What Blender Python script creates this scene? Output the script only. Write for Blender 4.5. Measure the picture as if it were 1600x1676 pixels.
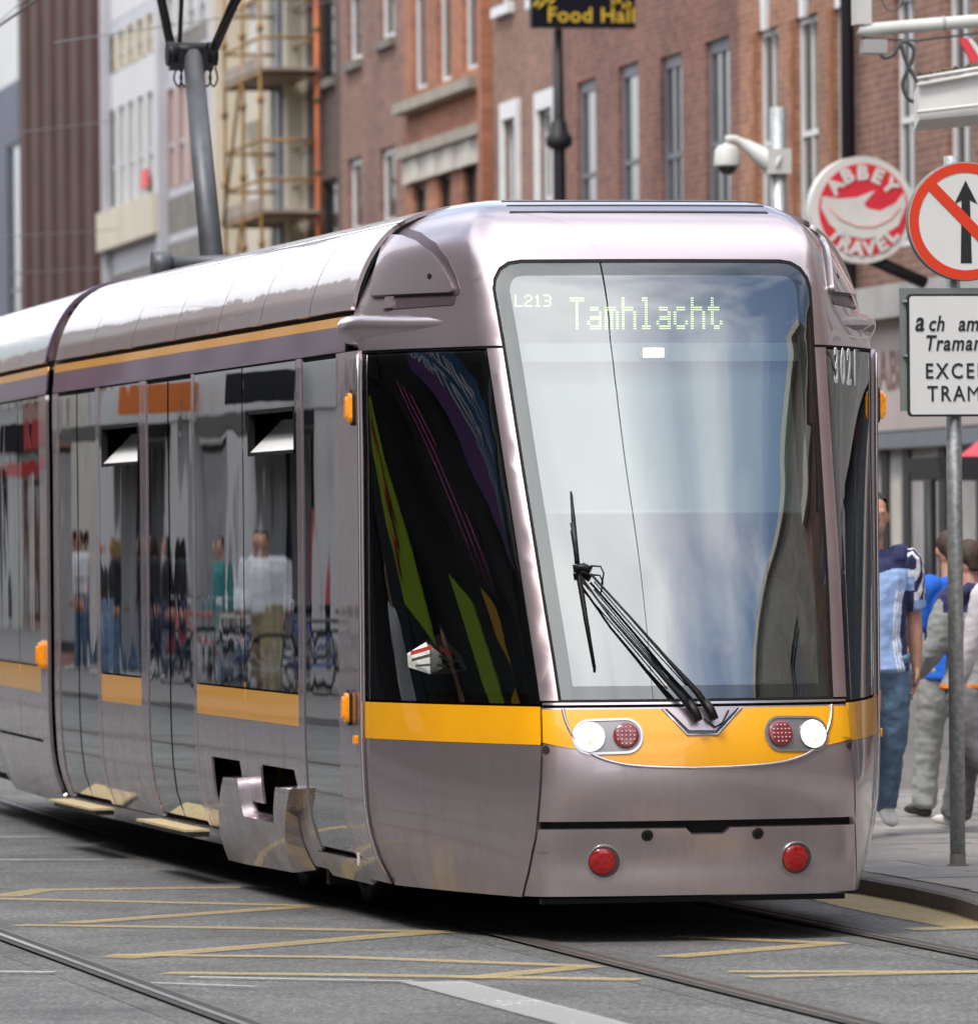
import bpy, bmesh, math, random
from mathutils import Vector, Matrix
from mathutils.geometry import tessellate_polygon
random.seed(7)
for o in list(bpy.data.objects): bpy.data.objects.remove(o)
scene = bpy.context.scene
COL = scene.collection
R = math.radians

# ------------------------------------------------------------------ camera
FPX, CX, CY = 11809.0, 800.0, 838.0            # focal length in photo pixels, photo centre
CAM = Vector((-7.378, -31.888, 1.762))
YAW, PITCH, ROLL = 0.2094, 0.003487, -0.008708
_fw = Vector((math.sin(YAW)*math.cos(PITCH), math.cos(YAW)*math.cos(PITCH), math.sin(PITCH)))
_r0 = Vector((math.cos(YAW), -math.sin(YAW), 0)); _u0 = _r0.cross(_fw)
_rt = _r0*math.cos(ROLL) + _u0*math.sin(ROLL)
_up = -_r0*math.sin(ROLL) + _u0*math.cos(ROLL)
cam_data = bpy.data.cameras.new('camera'); cam = bpy.data.objects.new('camera', cam_data); COL.objects.link(cam)
cam.matrix_world = Matrix(((_rt.x, _up.x, -_fw.x, CAM.x), (_rt.y, _up.y, -_fw.y, CAM.y), (_rt.z, _up.z, -_fw.z, CAM.z), (0, 0, 0, 1)))
cam_data.sensor_fit = 'HORIZONTAL'; cam_data.sensor_width = 36.0
cam_data.lens = 36.0*FPX/1600.0
cam_data.clip_start = 0.5; cam_data.clip_end = 3000
cam_data.dof.use_dof = True; cam_data.dof.focus_distance = 31.6; cam_data.dof.aperture_fstop = 6.8
scene.camera = cam

# ------------------------------------------------------------------ sky, sun, exposure
CLOUD_SHIFT = 8.2
SUN_EL, SUN_AZ = 56.0, 226.0       # elevation, azimuth clockwise from +Y
world = bpy.data.worlds.new('World'); scene.world = world; world.use_nodes = True
wn = world.node_tree.nodes; wl = world.node_tree.links; wn.clear()
def wnode(t, **k):
    n = wn.new(t)
    for a, b in k.items(): setattr(n, a, b)
    return n
w_out = wnode('ShaderNodeOutputWorld'); w_bg = wnode('ShaderNodeBackground'); w_bg.inputs['Strength'].default_value = 0.105
w_sky = wnode('ShaderNodeTexSky', sky_type='NISHITA', sun_disc=False)
w_sky.sun_elevation = R(SUN_EL); w_sky.sun_rotation = R(SUN_AZ); w_sky.dust_density = 2.0; w_sky.air_density = 1.0
w_tc = wnode('ShaderNodeTexCoord'); w_sep = wnode('ShaderNodeSeparateXYZ')
w_z = wnode('ShaderNodeMath', operation='ADD'); w_z.inputs[1].default_value = 0.22
w_dx = wnode('ShaderNodeMath', operation='DIVIDE'); w_dy = wnode('ShaderNodeMath', operation='DIVIDE')
w_cmb = wnode('ShaderNodeCombineXYZ')
w_n = wnode('ShaderNodeTexNoise'); w_n.inputs['Scale'].default_value = 1.3; w_n.inputs['Detail'].default_value = 6; w_n.inputs['Roughness'].default_value = 0.50; w_n.inputs['Distortion'].default_value = 0.3
w_r = wnode('ShaderNodeValToRGB'); w_r.color_ramp.elements[0].position = 0.37; w_r.color_ramp.elements[1].position = 0.55
w_n2 = wnode('ShaderNodeTexNoise'); w_n2.inputs['Scale'].default_value = 1.7; w_n2.inputs['Detail'].default_value = 5
w_r2 = wnode('ShaderNodeValToRGB')
w_r2.color_ramp.elements[0].position = 0.30; w_r2.color_ramp.elements[0].color = (6.8, 7.2, 8.0, 1)
w_r2.color_ramp.elements[1].position = 0.72; w_r2.color_ramp.elements[1].color = (13.2, 13.0, 12.7, 1)
w_mix = wnode('ShaderNodeMix', data_type='RGBA')
wl.new(w_tc.outputs['Generated'], w_sep.inputs[0]); wl.new(w_sep.outputs['Z'], w_z.inputs[0])
wl.new(w_sep.outputs['X'], w_dx.inputs[0]); wl.new(w_z.outputs[0], w_dx.inputs[1])
wl.new(w_sep.outputs['Y'], w_dy.inputs[0]); wl.new(w_z.outputs[0], w_dy.inputs[1])
wl.new(w_dx.outputs[0], w_cmb.inputs['X']); wl.new(w_dy.outputs[0], w_cmb.inputs['Y']); w_cmb.inputs['Z'].default_value = CLOUD_SHIFT
wl.new(w_cmb.outputs[0], w_n.inputs['Vector']); wl.new(w_cmb.outputs[0], w_n2.inputs['Vector'])
wl.new(w_n.outputs['Fac'], w_r.inputs[0]); wl.new(w_n2.outputs['Fac'], w_r2.inputs[0])
wl.new(w_r.outputs['Color'], w_mix.inputs['Factor'])
wl.new(w_sky.outputs[0], w_mix.inputs['A']); wl.new(w_r2.outputs['Color'], w_mix.inputs['B'])
wl.new(w_mix.outputs['Result'], w_bg.inputs['Color']); wl.new(w_bg.outputs[0], w_out.inputs['Surface'])
sun_d = bpy.data.lights.new('sun', 'SUN'); sun_d.energy = 1.2; sun_d.angle = R(14); sun_d.color = (1.0, 0.95, 0.88)
sun = bpy.data.objects.new('sun', sun_d); COL.objects.link(sun)
_sd = Vector((math.sin(R(SUN_AZ))*math.cos(R(SUN_EL)), math.cos(R(SUN_AZ))*math.cos(R(SUN_EL)), math.sin(R(SUN_EL))))
sun.rotation_euler = _sd.to_track_quat('Z', 'Y').to_euler(); sun.location = (-20, -30, 40)
vs = scene.view_settings; vs.view_transform = 'Standard'; vs.look = 'None'; vs.gamma = 1.0; vs.exposure = 1.2; vs.use_curve_mapping = False
scene.cycles.max_bounces = 6; scene.cycles.diffuse_bounces = 3; scene.cycles.glossy_bounces = 4; scene.cycles.transparent_max_bounces = 10; scene.cycles.caustics_reflective = False; scene.cycles.caustics_refractive = False

# ------------------------------------------------------------------ helpers: pixels of the photo to points in the street
def ray(px, py): return _fw + _rt*((px-CX)/FPX) - _up*((py-CY)/FPX)
def on_plane(px, py, p, n):
    d = ray(px, py); n = Vector(n); t = (Vector(p)-CAM).dot(n)/d.dot(n); return CAM + d*t
def gnd(px, py, z=0.0): return on_plane(px, py, (0, 0, z), (0, 0, 1))
def at_y(px, py, Y): return on_plane(px, py, (0, Y, 0), (0, 1, 0))
def at_x(px, py, X): return on_plane(px, py, (X, 0, 0), (1, 0, 0))
def at_d(px, py, D): return CAM + ray(px, py)*D
def proj(P):
    q = Vector(P)-CAM; d = q.dot(_fw); return (CX + FPX*q.dot(_rt)/d, CY - FPX*q.dot(_up)/d)

# ------------------------------------------------------------------ materials
MATS = {}
def mat(name, col, rough=0.5, metal=0.0, coat=0.0, spec=None, noise=None, bump=None, emit=None, coat_rough=0.03):
    m = bpy.data.materials.new(name); m.use_nodes = True; nt = m.node_tree; b = nt.nodes['Principled BSDF']
    b.inputs['Base Color'].default_value = (*col, 1); b.inputs['Roughness'].default_value = rough; b.inputs['Metallic'].default_value = metal
    b.inputs['Coat Weight'].default_value = coat; b.inputs['Coat Roughness'].default_value = coat_rough
    if spec is not None: b.inputs['Specular IOR Level'].default_value = spec
    if emit: b.inputs['Emission Color'].default_value = (*emit[0], 1); b.inputs['Emission Strength'].default_value = emit[1]
    tc = nt.nodes.new('ShaderNodeTexCoord')
    geo = nt.nodes.new('ShaderNodeNewGeometry')
    if noise:                                    # (scale, amount, detail)
        n = nt.nodes.new('ShaderNodeTexNoise'); n.inputs['Scale'].default_value = noise[0]; n.inputs['Detail'].default_value = noise[2] if len(noise) > 2 else 6
        nt.links.new(geo.outputs['Position'], n.inputs['Vector'])
        mx = nt.nodes.new('ShaderNodeMix'); mx.data_type = 'RGBA'
        a = noise[1]
        mx.inputs['A'].default_value = (*[max(0, c*(1-a)) for c in col], 1); mx.inputs['B'].default_value = (*[min(1, c*(1+a)) for c in col], 1)
        rp = nt.nodes.new('ShaderNodeMapRange'); rp.inputs['From Min'].default_value = 0.3; rp.inputs['From Max'].default_value = 0.7
        nt.links.new(n.outputs['Fac'], rp.inputs['Value']); nt.links.new(rp.outputs[0], mx.inputs['Factor'])
        nt.links.new(mx.outputs['Result'], b.inputs['Base Color'])
    if bump:                                     # (scale, strength, distance)
        n2 = nt.nodes.new('ShaderNodeTexNoise'); n2.inputs['Scale'].default_value = bump[0]; n2.inputs['Detail'].default_value = 3
        nt.links.new(geo.outputs['Position'], n2.inputs['Vector'])
        bp = nt.nodes.new('ShaderNodeBump'); bp.inputs['Strength'].default_value = bump[1]; bp.inputs['Distance'].default_value = bump[2]
        nt.links.new(n2.outputs['Fac'], bp.inputs['Height']); nt.links.new(bp.outputs[0], b.inputs['Normal'])
        if coat: nt.links.new(bp.outputs[0], b.inputs['Coat Normal'])
    MATS[name] = m
    return m
def glass(name, tint, base, ior=1.5, wob=None, rough=0.0, gcol=(0.95, 0.97, 0.96)):
    """flat glazing: clear tinted transmission plus a mirror share that grows at grazing angles"""
    m = bpy.data.materials.new(name); m.use_nodes = True; nt = m.node_tree; nt.nodes.clear()
    out = nt.nodes.new('ShaderNodeOutputMaterial'); mix = nt.nodes.new('ShaderNodeMixShader')
    tr = nt.nodes.new('ShaderNodeBsdfTransparent'); tr.inputs['Color'].default_value = (*tint, 1)
    gl = nt.nodes.new('ShaderNodeBsdfGlossy'); gl.inputs['Roughness'].default_value = rough; gl.inputs['Color'].default_value = (*gcol, 1)
    fr = nt.nodes.new('ShaderNodeFresnel'); fr.inputs['IOR'].default_value = ior
    mr = nt.nodes.new('ShaderNodeMapRange'); mr.inputs['To Min'].default_value = base
    nt.links.new(fr.outputs[0], mr.inputs['Value']); nt.links.new(mr.outputs[0], mix.inputs['Fac'])
    nt.links.new(tr.outputs[0], mix.inputs[1]); nt.links.new(gl.outputs[0], mix.inputs[2]); nt.links.new(mix.outputs[0], out.inputs['Surface'])
    if wob:
        geo = nt.nodes.new('ShaderNodeNewGeometry'); mp = nt.nodes.new('ShaderNodeMapping'); mp.inputs['Scale'].default_value = wob[3]
        n2 = nt.nodes.new('ShaderNodeTexNoise'); n2.inputs['Scale'].default_value = wob[0]; n2.inputs['Detail'].default_value = 1.5
        bp = nt.nodes.new('ShaderNodeBump'); bp.inputs['Strength'].default_value = wob[1]; bp.inputs['Distance'].default_value = wob[2]
        nt.links.new(geo.outputs['Position'], mp.inputs['Vector']); nt.links.new(mp.outputs[0], n2.inputs['Vector'])
        nt.links.new(n2.outputs['Fac'], bp.inputs['Height']); nt.links.new(bp.outputs[0], gl.inputs['Normal'])
    MATS[name] = m
    return m
def emis(name, col, s):
    m = bpy.data.materials.new(name); m.use_nodes = True; nt = m.node_tree; nt.nodes.clear()
    out = nt.nodes.new('ShaderNodeOutputMaterial'); e = nt.nodes.new('ShaderNodeEmission'); e.inputs['Color'].default_value = (*col, 1); e.inputs['Strength'].default_value = s
    nt.links.new(e.outputs[0], out.inputs['Surface']); MATS[name] = m; return m

# ------------------------------------------------------------------ object helpers
OFF = {}
def tag(o, label=None, cat=None, group=None, kind=None):
    if label: o['label'] = label
    if cat: o['category'] = cat
    if group: o['group'] = group
    if kind: o['kind'] = kind
    return o
def thing(name, loc, label, cat, group=None):
    o = bpy.data.objects.new(name, None); COL.objects.link(o); o.location = loc; o.empty_display_size = 0.2
    OFF[o] = Vector(loc); tag(o, label, cat, group); return o
def mesh_obj(name, verts, faces, m, parent=None, smooth=False, normals=None, matidx=None):
    """one mesh object; verts are given in street coordinates"""
    off = OFF.get(parent, Vector((0, 0, 0)))
    me = bpy.data.meshes.new(name); me.from_pydata([tuple(Vector(v)-off) for v in verts], [], faces); me.update()
    ms = m if isinstance(m, (list, tuple)) else [m]
    for q in ms: me.materials.append(MATS[q] if isinstance(q, str) else q)
    if matidx:
        for p, i in zip(me.polygons, matidx): p.material_index = i
    if smooth is True: me.polygons.foreach_set('use_smooth', [True]*len(me.polygons))
    elif smooth: me.polygons.foreach_set('use_smooth', smooth)
    if normals: me.normals_split_custom_set_from_vertices(normals)
    o = bpy.data.objects.new(name, me); COL.objects.link(o)
    if parent is not None: o.parent = parent
    OFF[o] = off
    return o
def frame_of(d):
    d = Vector(d).normalized(); a = Vector((0, 0, 1)) if abs(d.z) < 0.9 else Vector((1, 0, 0))
    x = d.cross(a).normalized(); y = x.cross(d).normalized(); return x, y, d
class MB:
    def __init__(s): s.v = []; s.f = []; s.sm = []
    def add(s, vs_, fs, smooth=False):
        b = len(s.v); s.v += [Vector(q) for q in vs_]; s.f += [tuple(b+i for i in f) for f in fs]; s.sm += [smooth]*len(fs); return s
    def box(s, lo, hi):
        x0, y0, z0 = lo; x1, y1, z1 = hi
        return s.add([(x0, y0, z0), (x1, y0, z0), (x1, y1, z0), (x0, y1, z0), (x0, y0, z1), (x1, y0, z1), (x1, y1, z1), (x0, y1, z1)],
                     [(0, 3, 2, 1), (4, 5, 6, 7), (0, 1, 5, 4), (1, 2, 6, 5), (2, 3, 7, 6), (3, 0, 4, 7)])
    def obox(s, c, ax, ay, az, sx, sy, sz):
        c = Vector(c); P = []
        for k in (-1, 1):
            for i, j in ((-1, -1), (1, -1), (1, 1), (-1, 1)): P.append(c + Vector(ax)*(i*sx/2) + Vector(ay)*(j*sy/2) + Vector(az)*(k*sz/2))
        return s.add(P, [(0, 3, 2, 1), (4, 5, 6, 7), (0, 1, 5, 4), (1, 2, 6, 5), (2, 3, 7, 6), (3, 0, 4, 7)])
    def bar(s, a, b, w, h, up=(0, 0, 1)):
        a = Vector(a); b = Vector(b); d = (b-a); u = Vector(up); x = d.cross(u).normalized(); y = x.cross(d).normalized()
        return s.obox((a+b)/2, x, y, d.normalized(), w, h, d.length)
    def tube(s, pts, r, n=10, cap=True):
        pts = [Vector(p) for p in pts]; rr = r if isinstance(r, (list, tuple)) else [r]*len(pts); b = len(s.v)
        px_ = None
        for i, p in enumerate(pts):
            d = (pts[min(i+1, len(pts)-1)]-pts[max(i-1, 0)]).normalized()
            if px_ is None: x, y, _ = frame_of(d)
            else: x = (px_ - d*px_.dot(d)).normalized(); y = d.cross(x)
            px_ = x
            if i == 0: y = d.cross(x)
            for k in range(n):
                a = 2*math.pi*k/n; s.v.append(p + x*(math.cos(a)*rr[i]) + y*(math.sin(a)*rr[i]))
        for i in range(len(pts)-1):
            for k in range(n):
                k2 = (k+1) % n; s.f.append((b+i*n+k, b+i*n+k2, b+(i+1)*n+k2, b+(i+1)*n+k)); s.sm.append(True)
        if cap:
            s.f.append(tuple(b+k for k in range(n))[::-1]); s.sm.append(False)
            s.f.append(tuple(b+(len(pts)-1)*n+k for k in range(n))); s.sm.append(False)
        return s
    def lathe(s, base, axis, prof, n=24, smooth=True):
        """prof: list of (radius, distance along axis)"""
        x, y, d = frame_of(axis); b = len(s.v); base = Vector(base)
        for r_, t in prof:
            for k in range(n):
                a = 2*math.pi*k/n; s.v.append(base + d*t + x*(r_*math.cos(a)) + y*(r_*math.sin(a)))
        for i in range(len(prof)-1):
            for k in range(n):
                k2 = (k+1) % n; s.f.append((b+i*n+k, b+i*n+k2, b+(i+1)*n+k2, b+(i+1)*n+k)); s.sm.append(smooth)
        s.f.append(tuple(b+k for k in range(n))[::-1]); s.sm.append(False)
        s.f.append(tuple(b+(len(prof)-1)*n+k for k in range(n))); s.sm.append(False)
        return s
    def prism(s, poly, O, ex, ey, ez, z0, z1, holes=()):
        """2D polygon (with holes) in the plane (O, ex, ey), extruded along ez from z0 to z1"""
        O = Vector(O); ex = Vector(ex); ey = Vector(ey); ez = Vector(ez)
        loops = [list(poly)] + [list(h) for h in holes]; flat = [p for l in loops for p in l]
        tri = tessellate_polygon([[Vector((p[0], p[1], 0)) for p in l] for l in loops])
        n = len(flat); P = [O+ex*p[0]+ey*p[1]+ez*z for z in (z0, z1) for p in flat]; F = []
        for t in tri:
            a, b, c = (flat[i] for i in t)
            cr = (b[0]-a[0])*(c[1]-a[1])-(b[1]-a[1])*(c[0]-a[0])
            t = tuple(t) if cr > 0 else tuple(t)[::-1]
            F.append(tuple(i+n for i in t)); F.append(t[::-1])
        k = 0
        for li, l in enumerate(loops):
            m = len(l)
            area = sum(l[i][0]*l[(i+1) % m][1]-l[(i+1) % m][0]*l[i][1] for i in range(m))
            ccw = (area > 0) == (li == 0)
            for i in range(m):
                a, b = k+i, k+(i+1) % m
                F.append((a, b, b+n, a+n) if ccw else (b, a, a+n, b+n))
            k += m
        if ex.cross(ey).dot(ez)*(1 if z1 > z0 else -1) < 0: F = [f[::-1] for f in F]
        return s.add(P, F)
    def build(s, name, m, parent=None): return mesh_obj(name, s.v, s.f, m, parent, smooth=s.sm)
def circle(cx, cy, r, n=32, r2=None): return [(cx+r*math.cos(2*math.pi*k/n), cy+(r2 or r)*math.sin(2*math.pi*k/n)) for k in range(n)]
def rrect(x0, y0, x1, y1, r, n=6):
    P = []
    for cx_, cy_, a0 in ((x1-r, y1-r, 0), (x0+r, y1-r, 90), (x0+r, y0+r, 180), (x1-r, y0+r, 270)):
        P += [(cx_+r*math.cos(R(a0+90*k/n)), cy_+r*math.sin(R(a0+90*k/n))) for k in range(n+1)]
    return P
def smooth_path(pts, n=8):
    """Catmull-Rom through tuples"""
    P = [Vector(p) for p in pts]; out = []
    for i in range(len(P)-1):
        p0, p1, p2, p3 = P[max(i-1, 0)], P[i], P[i+1], P[min(i+2, len(P)-1)]
        for k in range(n):
            t = k/n; out.append(0.5*((2*p1)+(p2-p0)*t+(2*p0-5*p1+4*p2-p3)*t*t+(3*p1-p0-3*p2+p3)*t**3))
    out.append(P[-1]); return out

# a panel cut out of a curved surface S(a,b): outline in (a,b), finely gridded, rim turned inwards
def panel(S, name, poly, m, parent, off=0.0, th=0.012, da=0.1, db=0.08, holes=(), flip=None, label=None):
    loops = [list(poly)] + [list(h) for h in holes]
    flat = [p for l in loops for p in l]
    tri = tessellate_polygon([[Vector((p[0], p[1], 0)) for p in l] for l in loops])
    bm = bmesh.new(); vs_ = [bm.verts.new((p[0], p[1], 0)) for p in flat]
    for t in tri:
        if len(set(t)) < 3: continue
        try: bm.faces.new([vs_[i] for i in t])
        except ValueError: pass
    for ax, d in ((0, da), (1, db)):
        lo = min(p[ax] for p in flat); hi = max(p[ax] for p in flat); k = math.ceil(lo/d+1e-6)
        while k*d < hi-1e-6:
            co = [0, 0, 0]; co[ax] = k*d; no = [0, 0, 0]; no[ax] = 1
            bmesh.ops.bisect_plane(bm, geom=bm.verts[:]+bm.edges[:]+bm.faces[:], dist=1e-6, plane_co=co, plane_no=no); k += 1
    bmesh.ops.remove_doubles(bm, verts=bm.verts[:], dist=1e-6)
    bm.verts.index_update()
    nv = len(bm.verts); P = []; N = []
    for v in bm.verts:
        p, n = S(v.co.x, v.co.y); P.append(p+n*off); N.append(n)
    faces = []
    for f in bm.faces:
        ids = [v.index for v in f.verts]
        a, b, c = P[ids[0]], P[ids[1]], P[ids[2]]
        fn = (b-a).cross(c-a)
        if fn.dot(N[ids[0]]) < 0: ids = ids[::-1]
        faces.append(tuple(ids))
    sm = [True]*len(faces); normals = [tuple(n) for n in N]
    rim = {}
    if th:
        def dup(i, d):
            k = (i, d)
            if k not in rim: rim[k] = len(P); P.append(P[i]-N[i]*(th if d else 0.0)); normals.append((0, 0, 0))
            return rim[k]
        for e in bm.edges:
            if len(e.link_faces) == 1:
                i, j = e.verts[0].index, e.verts[1].index
                a, b, c, d = dup(i, 0), dup(j, 0), dup(j, 1), dup(i, 1)
                lf = e.link_faces[0]; mid = Vector((0, 0, 0))
                for v in lf.verts: mid += P[v.index]
                mid /= len(lf.verts)
                q = [a, b, c, d]; fn = (P[b]-P[a]).cross(P[d]-P[a])
                if fn.dot((P[a]+P[b])/2-mid) < 0: q = q[::-1]
                faces.append(tuple(q)); sm.append(False)
    bm.free()
    o = mesh_obj(name, P, faces, m, parent, smooth=sm, normals=normals)
    if label: o['label'] = label
    return o
def surf(fn, centre):
    """wrap a point function into (point, outward normal)"""
    c0 = Vector(centre); cache = {}
    def S(a, b):
        k = (round(a, 6), round(b, 6))
        if k in cache: return cache[k]
        e = 2e-3; p = fn(a, b); n = (fn(a+e, b)-fn(a-e, b)).cross(fn(a, b+e)-fn(a, b-e)).normalized()
        if n.dot(p-c0) < 0: n = -n
        cache[k] = (p, n); return cache[k]
    return S
def inv(fn, px, py, a, b):
    """surface coordinates of the point seen at a photo pixel"""
    for _ in range(25):
        x, y = proj(fn(a, b)); e = 1e-3
        xa, ya = proj(fn(a+e, b)); xb, yb = proj(fn(a, b+e))
        A, B, C_, D = (xa-x)/e, (xb-x)/e, (ya-y)/e, (yb-y)/e; det = A*D-B*C_
        if abs(det) < 1e-6: break
        dx, dy = px-x, py-y; s = 0.9
        sa = max(-0.3, min(0.3, (D*dx-B*dy)/det)); sb = max(-0.3, min(0.3, (A*dy-C_*dx)/det))
        a += s*sa; b += s*sb
        if abs(dx)+abs(dy) < 0.02: break
    return a, b
def spline_table(rows):
    """smooth interpolation (Catmull-Rom over uneven knots) of table rows, first column the key"""
    K = [r[0] for r in rows]
    def f(t):
        if t <= K[0]: i = 0
        elif t >= K[-1]: i = len(K)-2
        else:
            i = 0
            while K[i+1] < t: i += 1
        h = K[i+1]-K[i]; s = (t-K[i])/h; out = []
        for c in range(1, len(rows[0])):
            y0, y1 = rows[i][c], rows[i+1][c]
            m0 = (y1-rows[i-1][c])/(K[i+1]-K[i-1]) if i > 0 else (y1-y0)/h
            m1 = (rows[i+2][c]-y0)/(K[i+2]-K[i]) if i+2 < len(K) else (y1-y0)/h
            if s < 0 or s > 1: out.append(y0+(y1-y0)*s); continue
            out.append((2*s**3-3*s*s+1)*y0+(s**3-2*s*s+s)*h*m0+(-2*s**3+3*s*s)*y1+(s**3-s*s)*h*m1)
        return out
    return f
# ------------------------------------------------------------------ shared materials
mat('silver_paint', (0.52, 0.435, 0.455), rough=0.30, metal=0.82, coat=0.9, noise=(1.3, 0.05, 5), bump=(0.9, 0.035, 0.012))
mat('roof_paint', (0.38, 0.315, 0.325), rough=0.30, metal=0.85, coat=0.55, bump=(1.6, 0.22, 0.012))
mat('silver_paint_shaded', (0.40, 0.325, 0.35), rough=0.26, metal=0.75, coat=1.0, noise=(1.7, 0.06, 5), bump=(1.4, 0.12, 0.01))  # same paint as the front, base darkened for the duller street it mirrors
mat('edge_silver', (0.62, 0.58, 0.59), rough=0.22, metal=0.9)
mat('yellow_paint', (0.86, 0.385, 0.006), rough=0.30, coat=0.6, noise=(2.0, 0.04))
mat('purple_paint', (0.105, 0.055, 0.115), rough=0.3, coat=0.6, noise=(2.0, 0.08))
mat('black_rubber', (0.004, 0.004, 0.0045), rough=0.65, spec=.25)
mat('black_gloss', (0.012, 0.012, 0.014), rough=0.12, coat=0.5)
mat('dark_metal', (0.035, 0.034, 0.035), rough=0.5, metal=0.5, noise=(20, 0.4))
mat('under_metal', (0.03, 0.027, 0.025), rough=0.7, metal=0.3, noise=(9, 0.5))
mat('steel', (0.42, 0.41, 0.40), rough=0.35, metal=1.0, noise=(30, 0.2))
mat('galvanised', (0.40, 0.42, 0.42), rough=0.45, metal=0.75, noise=(35, 0.25, 3))
mat('chrome', (0.75, 0.74, 0.74), rough=0.12, metal=1.0)
mat('lamp_bowl', (.30, .28, .285), rough=.38, metal=.7)
mat('frit', (0.02, 0.02, 0.022), rough=0.5, spec=.2)
mat('amber', (0.80, 0.25, 0.005), rough=0.12, coat=0.6, noise=(60, 0.3), emit=((1.0, 0.33, 0.0), 0.12))
mat('tail_red', (0.26, 0.006, 0.006), rough=0.15, coat=0.6, noise=(70, 0.5), emit=((0.9, 0.02, 0.01), 0.03))
mat('led_red', (0.22, 0.03, 0.035), rough=0.15, coat=0.7)
mat('led_pale', (0.75, 0.55, 0.55), rough=0.2)
mat('interior_grey', (0.16, 0.155, 0.17), rough=0.7)
mat('interior_dark', (0.035, 0.034, 0.04), rough=0.7)
mat('interior_pale', (0.52, 0.60, 0.60), rough=0.6)
mat('seat_purple', (0.07, 0.05, 0.10), rough=0.8)
mat('pole_yellow', (0.65, 0.42, 0.03), rough=0.35)
mat('step_sand', (0.55, 0.43, 0.24), rough=0.75, noise=(25, 0.2))
mat('sky_sticker_white', (0.72, 0.72, 0.70), rough=0.45, noise=(3, 0.06))
mat('black_plastic', (0.006, 0.006, 0.007), rough=0.45, spec=.3)
emis('headlamp_glow', (1.0, 0.90, 0.74), 1.6); emis('bulb_warm', (1.0, 0.72, 0.40), 0.55)
emis('cab_lamp_glow', (1.0, 0.80, 0.50), 2.2)
emis('led_green', (0.66, 0.88, 0.26), 1.5)
glass('windscreen_glass', (0.72, 0.80, 0.78), 0.27, ior=1.5, wob=(0.9, 0.05, 0.02, (1, 1, 1)))
glass('windscreen_margin_glass', (0.72, 0.80, 0.78), 0.12, ior=1.5, wob=(0.9, 0.05, 0.02, (1, 1, 1)))
glass('cab_glass', (0.70, 0.76, 0.74), 0.06, ior=1.5, wob=(0.8, 0.05, 0.02, (1, 1, 1)))
glass('side_glass', (0.30, 0.34, 0.33), 0.52, ior=1.9, wob=(1.5, 0.06, 0.02, (1, 1.0, 0.5)))

def grime(name):
    """splashed road dirt, patchy and heavier low down on the panels"""
    m = MATS[name]; nt = m.node_tree; b = nt.nodes['Principled BSDF']; geo = nt.nodes.new('ShaderNodeNewGeometry')
    n = nt.nodes.new('ShaderNodeTexNoise'); n.inputs['Scale'].default_value = 3.2; n.inputs['Detail'].default_value = 9; n.inputs['Roughness'].default_value = .72
    mp = nt.nodes.new('ShaderNodeMapping'); mp.inputs['Scale'].default_value = (1.6, 1.6, .55); nt.links.new(geo.outputs['Position'], mp.inputs['Vector']); nt.links.new(mp.outputs[0], n.inputs['Vector'])
    sp = nt.nodes.new('ShaderNodeSeparateXYZ'); nt.links.new(geo.outputs['Position'], sp.inputs[0])
    h = nt.nodes.new('ShaderNodeMapRange'); h.inputs['From Min'].default_value = .15; h.inputs['From Max'].default_value = 1.1; h.inputs['To Min'].default_value = .22; h.inputs['To Max'].default_value = 0.0; nt.links.new(sp.outputs['Z'], h.inputs['Value'])
    ad = nt.nodes.new('ShaderNodeMath'); ad.operation = 'ADD'; nt.links.new(n.outputs['Fac'], ad.inputs[0]); nt.links.new(h.outputs[0], ad.inputs[1])
    r = nt.nodes.new('ShaderNodeMapRange'); r.inputs['From Min'].default_value = .60; r.inputs['From Max'].default_value = .95; r.inputs['To Max'].default_value = .42; nt.links.new(ad.outputs[0], r.inputs['Value'])
    mx = nt.nodes.new('ShaderNodeMix'); mx.data_type = 'RGBA'; nt.links.new(r.outputs[0], mx.inputs['Factor']); mx.inputs['B'].default_value = (.17, .145, .12, 1)
    src = b.inputs['Base Color'].links
    if src: nt.links.new(src[0].from_socket, mx.inputs['A'])
    else: mx.inputs['A'].default_value = b.inputs['Base Color'].default_value
    nt.links.new(mx.outputs['Result'], b.inputs['Base Color'])
    rr = nt.nodes.new('ShaderNodeMapRange'); rr.inputs['To Min'].default_value = b.inputs['Roughness'].default_value; rr.inputs['To Max'].default_value = .75; nt.links.new(r.outputs[0], rr.inputs['Value']); nt.links.new(rr.outputs[0], b.inputs['Roughness'])
    cc = nt.nodes.new('ShaderNodeMapRange'); cc.inputs['From Max'].default_value = .5; cc.inputs['To Min'].default_value = b.inputs['Coat Weight'].default_value; cc.inputs['To Max'].default_value = .25; nt.links.new(r.outputs[0], cc.inputs['Value']); nt.links.new(cc.outputs[0], b.inputs['Coat Weight'])
grime('silver_paint'); grime('silver_paint_shaded')
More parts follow.
